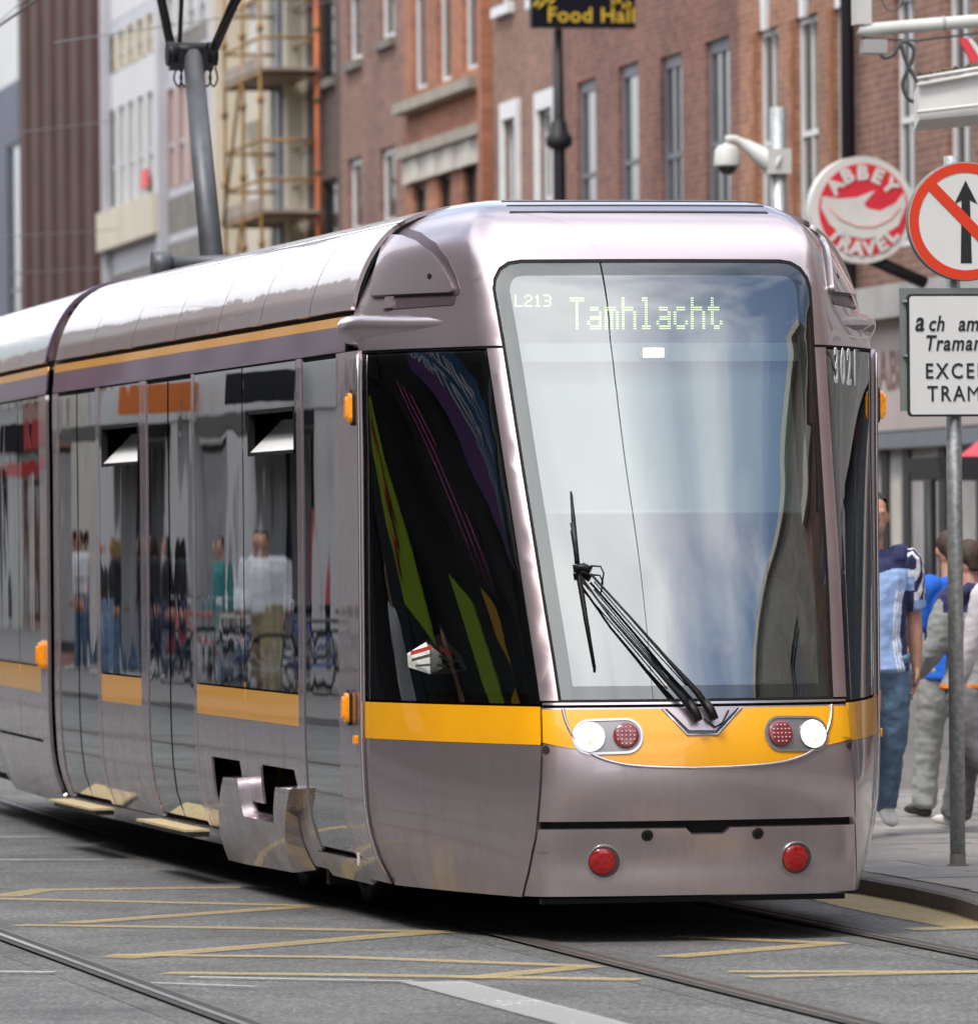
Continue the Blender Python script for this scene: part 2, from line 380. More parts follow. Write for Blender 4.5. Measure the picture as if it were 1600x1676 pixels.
# ------------------------------------------------------------------ tram
tram = thing('tram', (0, 0, 0), 'silver lilac tram with a yellow band and large raked windscreen', 'tram')
NOSE = spline_table([
    (0.19, 0.19, 1.435, .71, 1.055, 0, .08), (0.26, 0.26, 1.436, .715, 1.100, 0, .09), (0.36, 0.36, 1.445, .718, 1.145, 0, .09), (0.50, 0.50, 1.475, .714, 1.180, 0, .10),
    (0.70, 0.70, 1.51, .705, 1.195, 0, .11), (0.88, 0.88, 1.49, .696, 1.20, 0, .12), (1.06, 1.06, 1.435, .69, 1.20, 0, .12),
    (1.60, 1.60, 1.235, .71, 1.20, 0, .12), (2.10, 2.10, 1.025, .73, 1.20, 0, .11), (2.62, 2.62, .81, .75, 1.20, 0, .10),
    (2.75, 2.75, .755, .757, 1.182, .08, .10), (2.95, 2.95, .655, .765, 1.10, .16, .09), (3.08, 3.08, .56, .76, 1.03, .20, .08),
    (3.18, 3.18, .43, .73, .93, .26, .07), (3.26, 3.25, .25, .66, .80, .36, .05), (3.34, 3.285, .02, .58, .66, .48, .03), (3.45, 3.295, -.25, .50, .55, .60, .01)])
_row = {}
def nose_row(v):
    k = round(v, 5)
    if k not in _row: _row[k] = NOSE(v)
    return _row[k]
def _plan(u, r):
    z, L, w, hw, Yb, b = r; s = 1 if u >= 0 else -1; u = abs(u)
    if u <= 1: return s*w*u, -L-b*(1-u*u)
    if u <= 2:
        t = u-1; D = L+Yb
        e = .030*min(1, D/1.2); x1, y1, x2, y2 = w+.34*(hw-w)+e, -L+.31*D, w+.70*(hw-w)+e, -L+.66*D
        a, b1, c, d = (1-t)**3, 3*t*(1-t)**2, 3*t*t*(1-t), t**3
        return s*(a*w+b1*x1+c*x2+d*hw), a*-L+b1*y1+c*y2+d*Yb
    return s*hw, Yb+(u-2)*1.0
def nose_fn(u, v):
    r = nose_row(v); x = y = 0.0
    for k, wt in ((-.10, .1), (-.05, .25), (0, .3), (.05, .25), (.10, .1)):
        q = _plan(u+k, r); x += q[0]*wt; y += q[1]*wt
    return Vector((x, y, r[0]))
SN = surf(nose_fn, (0, 1.2, 1.5))
def nz(px, py):
    u0 = max(-2.0, min(1.9, (px-1130)/250.0)); v0 = max(.3, min(3.2, 1.762+(877-py)/375.0))
    return inv(nose_fn, px, py, u0, v0)
def mir(P): return [(-a, b) for a, b in P]
def npanel(name, poly, m, parent=tram, both=False, **k):
    o = panel(SN, name, poly, m, parent, **k)
    if both: return o, panel(SN, name, mir(poly)[::-1], m, parent, **k)
    return o
# dark inner shell so that the joints between panels read as shadow
INN = [(-2.2, .24), (-2.2, 2.70), (-1.05, 2.70)]
panel(SN, 'inner_shell', [(-2.05, .22), (2.05, .22), (2.05, 1.05), (-2.05, 1.05)], 'black_rubber', tram, off=-.03, th=.01)
# windscreen outline: left edge traced, right edge mirrored
wsl = [nz(*q) for q in ((917, 1147), (890, 977), (863, 808), (837, 640), (812, 490), (809, 472), (811, 455), (819, 440), (833, 431), (852, 428))]
ws_poly = wsl + mir(wsl)[::-1]
ZB, ZT = wsl[0][1], wsl[-1][1]
def inset(poly, d, cu=.72):
    """shrink an outline by d metres; the first axis counts cu metres a unit"""
    n = len(poly); out = []
    P = [(a*cu, b) for a, b in poly]
    area = sum(P[i][0]*P[(i+1) % n][1]-P[(i+1) % n][0]*P[i][1] for i in range(n)); sg = 1 if area > 0 else -1
    for i in range(n):
        p0, p1, p2 = P[i-1], P[i], P[(i+1) % n]
        e1 = (p1[0]-p0[0], p1[1]-p0[1]); e2 = (p2[0]-p1[0], p2[1]-p1[1])
        l1 = math.hypot(*e1) or 1; l2 = math.hypot(*e2) or 1
        n1 = (-e1[1]/l1*sg, e1[0]/l1*sg); n2 = (-e2[1]/l2*sg, e2[0]/l2*sg)
        bx, by = n1[0]+n2[0], n1[1]+n2[1]; q = 1+n1[0]*n2[0]+n1[1]*n2[1]
        out.append(((p1[0]+bx/q*d)/cu, p1[1]+by/q*d))
    return out
ws_pane = npanel('windscreen', inset(ws_poly, .062), 'windscreen_glass', off=-.004, th=0)
npanel('windscreen_margin', inset(ws_poly, .002), 'windscreen_margin_glass', parent=ws_pane, off=-.004, th=0, holes=[inset(ws_poly, .062)])
npanel('windscreen_border', inset(ws_poly, .004), 'frit', off=-.014, th=.004, holes=[inset(ws_poly, .062)])
gas = npanel('windscreen_seal', inset(ws_poly, -.008), 'black_rubber', off=-.002, th=.01, holes=[inset(ws_poly, .004)])
# pillars beside the windscreen
pl = [nz(*q) for q in ((884, 1150), (866, 1030), (836, 830), (812, 670), (796, 568))]
VJ = pl[-1][1]                                            # joint between hood and pillars
def edge_u(P, v):
    for (a, b), (c, d) in zip(P, P[1:]):
        if (b-v)*(d-v) <= 0 and b != d: return a+(c-a)*(v-b)/(d-b)
    return P[0][0] if abs(P[0][1]-v) < abs(P[-1][1]-v) else P[-1][0]
outer = inset(ws_poly, -.010)[:len(wsl)]
zs_ = [ZB+.0+(VJ-.006-ZB)*k/8 for k in range(9)]
pil = [(edge_u(pl, z)+.0, z) for z in zs_]
npanel('windscreen_pillar', [(a, b) for a, b in pil]+[(edge_u(outer, z), z) for z in zs_[::-1]], 'silver_paint', both=True, th=.03)
# hood over the windscreen
hb = VJ+.006
wt_top = [q for q in outer if q[1] > hb]; u_in = edge_u(outer, hb)
hood_poly = [(-2.0, hb), (u_in, hb)] + wt_top + mir(wt_top)[::-1] + [(-u_in, hb), (2.0, hb), (2.14, 2.80), (2.14, 3.45), (-2.14, 3.45), (-2.14, 2.80)]
hood = npanel('hood', hood_poly, 'silver_paint', th=.03, db=.05)
capv = [nose_fn(-2+4*k/40, 3.449) for k in range(41)]
mesh_obj('hood_top', [p+Vector((0, 0, .0)) for p in capv], [tuple(range(41))], 'silver_paint', tram)
# three slots on the hood top
for x0, y0, x1, y1 in ((822, 328, 1240, 329), (829, 336, 1248, 337), (834, 346, 1256, 348)):
    a = nz(x0, y0); b = nz(x1, y1); vv = (a[1]+b[1])/2
    npanel('roof_slot', [(a[0], vv-.004), (b[0], vv-.004), (b[0], vv+.004), (a[0], vv+.004)], 'dark_metal', off=.002, th=.003)
# quarter-disc mirror covers on the hood flanks
rec = [nz(*q) for q in ((646, 372), (668, 374), (690, 381), (713, 397), (733, 423), (746, 450), (753, 474), (750, 483), (640, 487), (640, 470), (652, 410))]
mat('recess_mauve', (.10, .072, .082), rough=.4, metal=.4)
npanel('mirror_recess', rec, 'recess_mauve', both=True, off=.003, th=.003)
plate = [nz(*q) for q in ((640, 388), (664, 390), (686, 398), (708, 413), (728, 439), (741, 462), (746, 476), (741, 480), (611, 487), (614, 462), (626, 420))]
for P in (plate, mir(plate)[::-1]):
    mc = npanel('mirror_cover', P, 'silver_paint', off=.022, th=.02)
    cu = nz(709, 455); cu = cu if P is plate else (-cu[0], cu[1])
    npanel('cover_hole', [(cu[0]+.018*math.cos(t*math.pi/6), cu[1]+.013*math.sin(t*math.pi/6)) for t in range(12)], 'black_rubber', parent=mc, off=.024, th=.002)
slot = [nz(*q) for q in ((628, 489), (748, 484), (741, 499), (632, 507))]
npanel('mirror_slot', slot, 'recess_mauve', both=True, off=.004, th=.003)
for q in (((634, 487), (648, 486), (644, 505), (629, 507)),):
    npanel('slot_strut', [nz(*p) for p in q], 'silver_paint', both=True, off=.014, th=.012)
# rounded pods at the rear ends of the hood
for s in (-1, 1):
    q = MB(); n_ = 24; m_ = 28; b0 = 0
    for k in range(m_+1):
        t = k/m_; u = 1.22+(2.34-1.22)*t; p, n = SN(s*u, 2.705); e_ = 1 if t < .84 else math.sqrt(max(.0, 1-((t-.84)/.16)**2))*.97+.03
        sink = .138-.066*min(1, t/.85)**1.1; c_ = p-n*sink
        for j in range(n_):
            a = 2*math.pi*j/n_; q.v.append(c_+n*(.130*e_*math.cos(a))+Vector((0, 0, 1))*(.082*e_*math.sin(a)))
    for k in range(m_):
        for j in range(n_): j2 = (j+1) % n_; f_ = (k*n_+j, k*n_+j2, (k+1)*n_+j2, (k+1)*n_+j); q.f.append(f_ if s > 0 else f_[::-1]); q.sm.append(True)
    q.f.append(tuple(m_*n_+j for j in range(n_))); q.sm.append(False); q.build('hood_pod', 'silver_paint', tram)
# joint line under the hood
npanel('hood_joint', [(-2.0, VJ-.004), (u_in, VJ-.004), (u_in, VJ+.004), (-2.0, VJ+.004)], 'black_rubber', both=True, off=-.006, th=.004)
# cab side windows
cg = [nz(*q) for q in ((601, 570), (600, 700), (598, 900), (597, 1145))]
uB = min(p[0] for p in cg)
vb = nz(740, 1149)[1]
zz = [vb+(VJ-.012-vb)*k/8 for k in range(9)]
side_e = [(edge_u(pl, z)-.012, z) for z in zz]
cabg = [(-1.985, vb)] + [(-1.985, zz[-1])] + side_e[::-1]
for P in (cabg, mir(cabg)[::-1]):
    npanel('cab_side_window', P, 'cab_glass', off=-.005, th=.004)
    npanel('cab_window_border', inset(P, .002, .95), 'frit', off=-.014, th=.004, holes=[inset(P, .045, .95)])
# yellow band and skirt panels of the cab flanks
jl = [nz(*q) for q in ((884, 1158), (886, 1222), (884, 1290), (877, 1370), (866, 1425), (855, 1470))]   # joint between flank and front
vt = vb-.012; vy = nz(740, 1215)[1]; v0 = .20
def flank(v_lo, v_hi, n=6): return [(-1.985, v_lo), (-1.985, v_hi)] + [(edge_u(jl, v_hi+(v_lo-v_hi)*k/n)-.006, v_hi+(v_lo-v_hi)*k/n) for k in range(n+1)]
npanel('flank_band', flank(vy+.001, vt), 'yellow_paint', both=True, th=.01)
npanel('flank_skirt', flank(v0, vy-.001, 10), 'silver_paint', both=True, th=.03)
# front panel
vg0, vg1 = nz(1130, 1356)[1], nz(1130, 1343)[1]
vft = nz(1130, 1157)[1]
def fedge(v): return edge_u(jl, v)+.008
zz = [vg1+(vft-vg1)*k/8 for k in range(9)]
fp = [(fedge(z), z) for z in zz]
front = npanel('front_panel', fp + mir(fp)[::-1], 'silver_paint', th=.03)
sm_l = [nz(*q) for q in ((921, 1160), (925, 1178), (935, 1200), (952, 1222), (978, 1239), (1015, 1250), (1060, 1255), (1132, 1257))]
sp = [Vector((a, b, 0)) for a, b in sm_l]; sp = smooth_path(sp, 5)
smile = [(p.x, p.y) for p in sp]; smile = smile + mir(smile[:-1])[::-1]
vtop = vft-.008
ye = [(fedge(vtop)+.002, vtop)] + [(fedge(v)+.002, v) for v in (nz(890, 1216)[1],)] + [nz(915, 1222)]
ysm = [q for q in smile if q[1] < nz(940, 1229)[1]]
nL = nz(1083, 1158)[0]; notch = [nz(*q) for q in ((1083, 1158), (1124, 1203), (1173, 1203))]; nR = [(nz(1212, 1156)[0], vtop)]
mask_poly = ye + ysm + mir(ye)[::-1] + [(nR[0][0], vtop), notch[2], notch[1], (notch[0][0], vtop)]
npanel('yellow_mask', mask_poly, 'yellow_paint', off=.004, th=.004)
lip = MB(); lip.tube([SN(a, b)[0]+SN(a, b)[1]*.005 for a, b in smile], .0075, 8); lip.build('smile_trim', 'edge_silver', tram)
npl = [(notch[0][0]+.025, vtop), (notch[1][0]+.012, notch[1][1]+.018), (notch[2][0]-.012, notch[2][1]+.018), (nR[0][0]-.025, vtop)]
npanel('wiper_recess', [(notch[0][0], vtop), notch[1], notch[2], (nR[0][0], vtop)], 'black_gloss', off=.002, th=.002)
npanel('wiper_plate', npl, 'silver_paint', off=.010, th=.008)
vtrim = MB(); vtrim.tube([SN(a, b)[0]+SN(a, b)[1]*.006 for a, b in [(notch[0][0], vtop), notch[1], notch[2], (nR[0][0], vtop)]], .006, 6); vtrim.build('recess_trim', 'edge_silver', tram)
# sill strip under the windscreen
npanel('windscreen_sill', [(-.98, vft+.012), (.98, vft+.012), (.98, ZB-.010), (-.98, ZB-.010)], 'edge_silver', off=.002, th=.02)
# bumper
zz = [v0+.005+(vg0-v0-.005)*k/6 for k in range(7)]
bp_ = [(fedge(z), z) for z in zz]
n0 = nz(1128, 1352)[0]; n1 = nz(1190, 1352)[0]; dn = .028
bump_poly = bp_ + [(n0-.02, vg0), (n0+.02, vg0-dn), (n1-.02, vg0-dn), (n1+.02, vg0)] + mir(bp_)[::-1]
npanel('bumper', bump_poly, 'silver_paint', th=.03)
def ring_uv(c, r, n=28, cu=.72): return [(c[0]+r/cu*math.cos(2*math.pi*k/n), c[1]+r*math.sin(2*math.pi*k/n)) for k in range(n)]
def disc(name, c, r, m, d0, d1, parent=tram, dome=0.0, axis=None):
    p, n = SN(*c); ax = n if axis is None else axis; q = MB()
    prof = [(r, d0), (r, d1)] + ([(r*math.cos(k*math.pi/10), d1+dome*math.sin(k*math.pi/10)) for k in range(1, 5)] if dome else [])
    q.lathe(p, ax, prof, 28); return q.build(name, m, parent)
# lights
for s in (-1, 1):
    cA = nz(965, 1207); cB = nz(1024, 1205)
    cA = (s*abs(cA[0]), cA[1]); cB = (s*abs(cB[0]), cB[1])
    def stad(r, cu=.72):
        lo, hi = (cA, cB) if cA[0] < cB[0] else (cB, cA); P = []
        for k in range(15): a = math.pi/2+math.pi*k/14; P.append((lo[0]+r/cu*math.cos(a), lo[1]+r*math.sin(a)))
        for k in range(15): a = -math.pi/2+math.pi*k/14; P.append((hi[0]+r/cu*math.cos(a), hi[1]+r*math.sin(a)))
        return P
    hc = npanel('headlight_cluster', stad(.076), 'edge_silver', off=.010, th=.008, holes=[stad(.066)])
    npanel('cluster_backing', stad(.068), 'lamp_bowl', parent=hc, off=.005, th=.003)
    hl = disc('headlight', cA, .066, 'chrome', .004, .012)
    disc('lens', cA, .061, 'headlamp_glow', .012, .014, hl, dome=.012)
    disc('bulb', (cA[0], cA[1]-.028), .010, 'bulb_warm', .02, .027, hl, dome=.004)
    sl = disc('signal_lamp', cB, .056, 'led_red', .004, .014, dome=.008)
    p, n = SN(*cB); x, y, _ = frame_of(n); q = MB()
    for i in range(-2, 3):
        for j in range(-2, 3):
            if abs(i)+abs(j) < 4: q.lathe(p+x*(i*.018)+y*(j*.018), n, [(.0032, .014), (.0032, .026)], 6, False)
    q.build('lamp_diodes', 'led_pale', sl)
    cT = nz(988, 1410); cT = (s*abs(cT[0]), cT[1])
    tl = disc('tail_light', cT, .075, 'edge_silver', -.004, .012)
    disc('tail_shade', cT, .069, 'recess_mauve', .0, .0135, tl)  # dark disc drawn as the crescent of shade beside the lens
    disc('tail_lens', (cT[0]-.010, cT[1]+.001), .058, 'tail_red', .004, .0155, tl, dome=.010)
    cP = nz(1060, 1369); cQ = nz(1241, 1363); cP = (s*(abs(cP[0])+abs(cQ[0]))/2, (cP[1]+cQ[1])/2)
    pt = disc('bumper_port', cP, .026, 'dark_metal', -.002, .004); disc('port_plug', cP, .017, 'black_plastic', .004, .006, pt)
    cM = nz(893, 1227); disc('panel_bolt', (s*abs(cM[0]), cM[1]), .017, 'dark_metal', -.001, .003)
# strip below the bumper
q = MB(); q.box((-.66, -1.30, .165), (.70, -1.26, .188)); q.build('obstacle_bar', 'black_plastic', tram)
# amber side lamps
for s in (-1, 1):
    for (px, py, hz, hy) in ((583, 667, .082, .035), (578, 1158, .082, .035), (587, 1211, .02, .028)):
        p = at_x(px, py, -1.2); Y, z = p.y, p.z; q = MB()
        big = hz > .05
        O = Vector((s*1.208, Y-(.03 if s > 0 else 0), z)); pr_ = rrect(-hy, -hz, hy, hz, .03 if big else .008)
        q.prism(pr_, O, (0, s*1.0, 0), (0, 0, 1), (s, 0, 0), 0, .016)
        b = q.build('side_lamp' if big else 'side_reflector', 'dark_metal' if big else 'amber', tram)
        if big:
            q = MB()
            for k, (f, d) in enumerate(((.86, .016), (.80, .034), (.6, .046))):
                q.prism([(a*f, c*f) for a, c in pr_], O, (0, s*1.0, 0), (0, 0, 1), (s, 0, 0), d-.02, d)
            q.build('lamp_lens', 'amber', b)

# ---- long body sections: S(Y, z) on the flank, S(Y, t) on the roof
def hw_of(z): return nose_row(max(.19, min(2.62, z)))[3] - max(0, z-2.62)*.08 - max(0, .19-z)*.6
ROOF = spline_table([(0, 1.188, 2.80), (.12, 1.165, 2.90), (.30, 1.105, 3.04), (.45, 1.02, 3.15), (.60, .90, 3.225), (.75, .76, 3.262), (1.0, .50, 3.278), (1.5, 0, 3.282)])
def make_T(pivot, ang):
    c, s_ = math.cos(ang), math.sin(ang)
    def T(x, Y, z):
        dx, dy = x, Y-pivot; return Vector((dx*c+dy*s_, pivot-dx*s_+dy*c, z))
    return T
def flank_surf(T, s):
    f = lambda Y, z: T(s*hw_of(z), Y, z)
    return surf(f, T(0, 5, 1.5)), f
def roof_surf(T, s):
    f = lambda Y, t: T(s*ROOF(t)[0], Y, ROOF(t)[1])
    return surf(f, T(0, 5, 1.5)), f
T1 = make_T(9.3, 0.0); T2 = make_T(9.3, R(2.0))
def rect(a0, b0, a1, b1): return [(a0, b0), (a1, b0), (a1, b1), (a0, b1)]
ZB_, ZY, ZG, ZD, ZSK = 1.03, .878, 2.607, .296, .205
def flank_px(px, py, f1):
    return inv(f1, px, py, 3.0, 1.0)
def hopper(S, T, s, y0, y1, z0, z1, parent):
    """open vent: frame and the inward-leaning flap"""
    q = MB(); x = hw_of(z0)
    for a, b, c, d in ((y0, z0, y1, z0+.018), (y0, z1-.018, y1, z1), (y0, z0, y0+.018, z1), (y1-.018, z0, y1, z1)):
        P = [T(s*(x+.004), a, b), T(s*(x+.004), c, b), T(s*(x+.004), c, d), T(s*(x+.004), a, d), T(s*(x-.03), a, b), T(s*(x-.03), c, b), T(s*(x-.03), c, d), T(s*(x-.03), a, d)]
        q.add(P, [(0, 1, 2, 3), (7, 6, 5, 4), (0, 4, 5, 1), (1, 5, 6, 2), (2, 6, 7, 3), (3, 7, 4, 0)])
    q.build('vent_frame', 'black_rubber', parent)
    q = MB(); h = z1-z0
    a, b = (x-.005, z0+.018), (x-.005-.16, z0+.018+h*.72)
    P = [T(s*a[0], y0+.02, a[1]), T(s*a[0], y1-.02, a[1]), T(s*b[0], y1-.02, b[1]), T(s*b[0], y0+.02, b[1])]
    n = Vector((s*.01, 0, .004)); P += [p-n for p in P]
    q.add(P, [(0, 1, 2, 3), (7, 6, 5, 4), (0, 4, 5, 1), (1, 5, 6, 2), (2, 6, 7, 3), (3, 7, 4, 0)])
    q.build('vent_flap', 'sky_sticker_white', parent)  # plain white stands in for the sky mirrored in this glass flap
def window(S, T, s, y0, y1, parent=tram, vent=None, name='side_window'):
    hole = []
    if vent: hole = [[(vent[0], vent[2]), (vent[1], vent[2]), (vent[1], vent[3]), (vent[0], vent[3])]]
    w = panel(S, name, rect(y0+.008, ZB_+.006, y1-.008, ZG-.006), 'side_glass', parent, off=.001, th=.006, da=.3, db=.3, holes=hole)
    if vent: hopper(S, T, s, vent[0], vent[1], vent[2], vent[3], w)
def door(S, y0, y1, ys=None, parent=tram):
    d = panel(S, 'door', rect(y0, ZD, y1, ZG), 'black_rubber', parent, off=-.028, th=.01, da=.3, db=.3)
    edges = [(y0, y1)] if ys is None else [(y0, ys), (ys, y1)]
    for a, b in edges:
        panel(S, 'door_leaf', rect(a+.022, ZD+.025, b-.022, ZG-.02), 'side_glass', d, off=-.004, th=.02, da=.3, db=.15)
def lower(S, y0, y1, parent=tram, z0=None):
    panel(S, 'band_panel', rect(y0+.006, ZY, y1-.006, ZB_-.004), 'yellow_paint', parent, off=0, th=.01, da=.3)
    panel(S, 'lower_panel', rect(y0+.006, ZD if z0 is None else z0, y1-.006, ZY-.001), 'silver_paint_shaded', parent, off=0, th=.01, da=.3)
def pillar(S, y0, y1, parent=tram, z0=ZD): panel(S, 'body_pillar', rect(y0, z0, y1, ZG), 'silver_paint_shaded', parent, off=.002, th=.02, da=.3)
for s in (-1, 1):
    S1, f1 = flank_surf(T1, s)
    fL = lambda px, py: inv(lambda Y, z: T1(-hw_of(z), Y, z), px, py, 3.0, 1.0)
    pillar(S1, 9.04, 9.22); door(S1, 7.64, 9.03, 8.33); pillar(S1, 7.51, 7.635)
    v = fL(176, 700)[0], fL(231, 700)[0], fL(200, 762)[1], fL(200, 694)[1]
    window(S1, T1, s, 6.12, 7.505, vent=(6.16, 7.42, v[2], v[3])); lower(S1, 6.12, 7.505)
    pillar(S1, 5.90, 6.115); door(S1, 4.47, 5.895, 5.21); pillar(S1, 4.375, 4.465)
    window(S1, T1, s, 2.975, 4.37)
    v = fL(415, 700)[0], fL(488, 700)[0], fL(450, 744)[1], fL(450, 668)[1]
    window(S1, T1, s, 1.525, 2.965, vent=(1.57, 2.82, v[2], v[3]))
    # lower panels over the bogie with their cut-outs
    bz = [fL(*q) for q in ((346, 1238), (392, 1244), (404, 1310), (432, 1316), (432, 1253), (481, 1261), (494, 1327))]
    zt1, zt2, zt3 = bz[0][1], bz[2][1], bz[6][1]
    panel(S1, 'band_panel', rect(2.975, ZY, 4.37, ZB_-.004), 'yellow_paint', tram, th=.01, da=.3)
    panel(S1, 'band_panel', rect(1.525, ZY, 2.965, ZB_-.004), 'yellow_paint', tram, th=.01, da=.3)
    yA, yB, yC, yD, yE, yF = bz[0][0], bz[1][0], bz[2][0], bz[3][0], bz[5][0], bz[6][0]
    panel(S1, 'lower_panel', [(2.972, ZY-.001), (4.37, ZY-.001), (4.37, ZD), (yA-.08, ZD), (yA, zt1-.28), (yA, zt1), (yB, zt1), (yC, zt2), (2.972, zt2)], 'silver_paint_shaded', tram, th=.012, da=.3)
    panel(S1, 'lower_panel', [(1.525, ZY-.001), (2.966, ZY-.001), (2.966, zt2), (yD, zt2), (yD, zt1), (yE, zt1), fL(487, 1286), (fL(503, 1400)[0], ZSK), (1.525, ZSK)], 'silver_paint_shaded', tram, th=.012, da=.3)
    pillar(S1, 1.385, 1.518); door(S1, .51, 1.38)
    panel(S1, 'body_pillar', rect(-.02, .205, .505, ZG), 'silver_paint_shaded', tram, off=.002, th=.02, da=.3)
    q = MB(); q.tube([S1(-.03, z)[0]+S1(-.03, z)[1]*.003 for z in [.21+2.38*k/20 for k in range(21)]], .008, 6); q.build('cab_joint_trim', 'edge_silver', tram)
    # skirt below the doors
    panel(S1, 'skirt', rect(3.95, ZSK, 9.22, ZD-.006), 'silver_paint_shaded', tram, th=.02, da=.4, db=.03)
    panel(S1, 'skirt', rect(.515, ZSK-.03, 1.518, ZD-.006), 'silver_paint_shaded', tram, th=.02, da=.4, db=.03)
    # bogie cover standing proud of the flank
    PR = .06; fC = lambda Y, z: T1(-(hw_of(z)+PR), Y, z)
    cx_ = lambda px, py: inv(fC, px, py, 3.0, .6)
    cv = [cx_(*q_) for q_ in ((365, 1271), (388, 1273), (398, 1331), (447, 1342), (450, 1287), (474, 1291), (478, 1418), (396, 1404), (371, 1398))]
    bc = panel(S1, 'bogie_cover', cv, 'silver_paint_shaded', tram, off=PR, th=PR+.02, da=.3, db=.06)
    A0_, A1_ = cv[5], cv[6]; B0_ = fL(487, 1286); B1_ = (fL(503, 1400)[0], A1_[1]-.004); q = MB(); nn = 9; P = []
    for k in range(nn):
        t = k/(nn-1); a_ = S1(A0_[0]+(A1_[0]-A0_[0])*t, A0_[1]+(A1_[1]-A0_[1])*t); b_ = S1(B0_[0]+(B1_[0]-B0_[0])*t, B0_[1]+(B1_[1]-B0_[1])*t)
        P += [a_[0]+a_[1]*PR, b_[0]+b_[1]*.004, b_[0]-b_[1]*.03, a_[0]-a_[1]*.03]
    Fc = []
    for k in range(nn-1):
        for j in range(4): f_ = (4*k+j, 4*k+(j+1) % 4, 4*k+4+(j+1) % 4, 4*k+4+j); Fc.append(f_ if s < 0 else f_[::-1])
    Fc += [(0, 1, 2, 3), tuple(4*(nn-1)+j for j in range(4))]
    q.add(P, Fc); q.build('cover_flank', 'silver_paint_shaded', bc)
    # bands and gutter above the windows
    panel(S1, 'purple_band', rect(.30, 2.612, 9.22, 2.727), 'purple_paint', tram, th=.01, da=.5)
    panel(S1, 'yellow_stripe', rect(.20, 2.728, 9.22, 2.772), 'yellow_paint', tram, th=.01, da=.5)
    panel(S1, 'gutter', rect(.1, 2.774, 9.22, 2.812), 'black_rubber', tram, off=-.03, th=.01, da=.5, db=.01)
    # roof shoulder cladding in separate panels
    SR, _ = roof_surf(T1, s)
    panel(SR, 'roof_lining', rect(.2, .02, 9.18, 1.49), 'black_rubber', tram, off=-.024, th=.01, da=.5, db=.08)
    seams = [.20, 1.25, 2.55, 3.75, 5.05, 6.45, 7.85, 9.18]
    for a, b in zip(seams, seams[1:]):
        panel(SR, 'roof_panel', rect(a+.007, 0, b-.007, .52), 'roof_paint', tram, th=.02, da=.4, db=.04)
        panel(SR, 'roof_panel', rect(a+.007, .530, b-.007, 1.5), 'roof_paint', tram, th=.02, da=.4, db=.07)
    # door steps
    for a, b in ((7.5, 9.08), (4.40, 5.95)):
        q = MB(); q.obox((s*1.20, (a+b)/2, ZD-.018), (1, 0, 0), (0, 1, 0), (0, 0, 1), .13, b-a, .012); st = q.build('door_step', 'step_sand', tram)
        q = MB(); q.obox((s*1.185, (a+b)/2, ZD-.038), (1, 0, 0), (0, 1, 0), (0, 0, 1), .10, b-a-.02, .026); q.build('step_edge', 'dark_metal', st)
    # small notice by the front door
    p = fL(588, 1399); q = MB(); q.prism(rrect(-.025, -.05, .025, .05, .015), S1(*p)[0]+Vector((s*.003, 0, 0)), (0, s, 0), (0, 0, 1), (s, 0, 0), 0, .003); q.build('sticker', 'sky_sticker_white', tram)
# second section, turned slightly
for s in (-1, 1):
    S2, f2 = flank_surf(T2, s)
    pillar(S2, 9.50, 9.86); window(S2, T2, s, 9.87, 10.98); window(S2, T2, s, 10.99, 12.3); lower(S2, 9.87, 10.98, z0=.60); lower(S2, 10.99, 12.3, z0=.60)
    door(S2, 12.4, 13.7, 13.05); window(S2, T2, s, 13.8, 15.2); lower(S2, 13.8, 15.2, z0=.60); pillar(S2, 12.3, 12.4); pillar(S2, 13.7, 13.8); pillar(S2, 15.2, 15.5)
    panel(S2, 'skirt', rect(9.87, .23, 12.35, .585), 'silver_paint_shaded', tram, th=.02, da=.4, db=.05); panel(S2, 'skirt', rect(13.75, .23, 15.5, .585), 'silver_paint_shaded', tram, th=.02, da=.4, db=.05)
    panel(S2, 'skirt', rect(9.5, .23, 9.86, ZD-.004), 'silver_paint_shaded', tram, th=.02, da=.4, db=.03)
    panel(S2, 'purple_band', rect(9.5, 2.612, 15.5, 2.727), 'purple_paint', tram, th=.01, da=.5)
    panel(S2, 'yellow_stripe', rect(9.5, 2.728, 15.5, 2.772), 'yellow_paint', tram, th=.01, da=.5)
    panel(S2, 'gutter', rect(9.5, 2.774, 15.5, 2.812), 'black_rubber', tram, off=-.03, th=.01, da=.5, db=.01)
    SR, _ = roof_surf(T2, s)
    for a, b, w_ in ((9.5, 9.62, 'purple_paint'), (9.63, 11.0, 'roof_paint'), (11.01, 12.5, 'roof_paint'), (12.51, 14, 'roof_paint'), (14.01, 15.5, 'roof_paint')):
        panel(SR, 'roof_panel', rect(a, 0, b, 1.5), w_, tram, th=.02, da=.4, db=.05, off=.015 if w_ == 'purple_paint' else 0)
    pl2 = T2(s*1.203, 9.70, 1.10); q = MB()
    for f, d0, d1 in ((1, 0, .016), (.85, .012, .034), (.6, .02, .046)): q.prism([(a*f, c*f) for a, c in rrect(-.04, -.082, .04, .082, .03)], pl2, (0, s, 0), (0, 0, 1), (s, 0, 0), d0, d1)
    q.build('side_lamp', 'amber', tram)
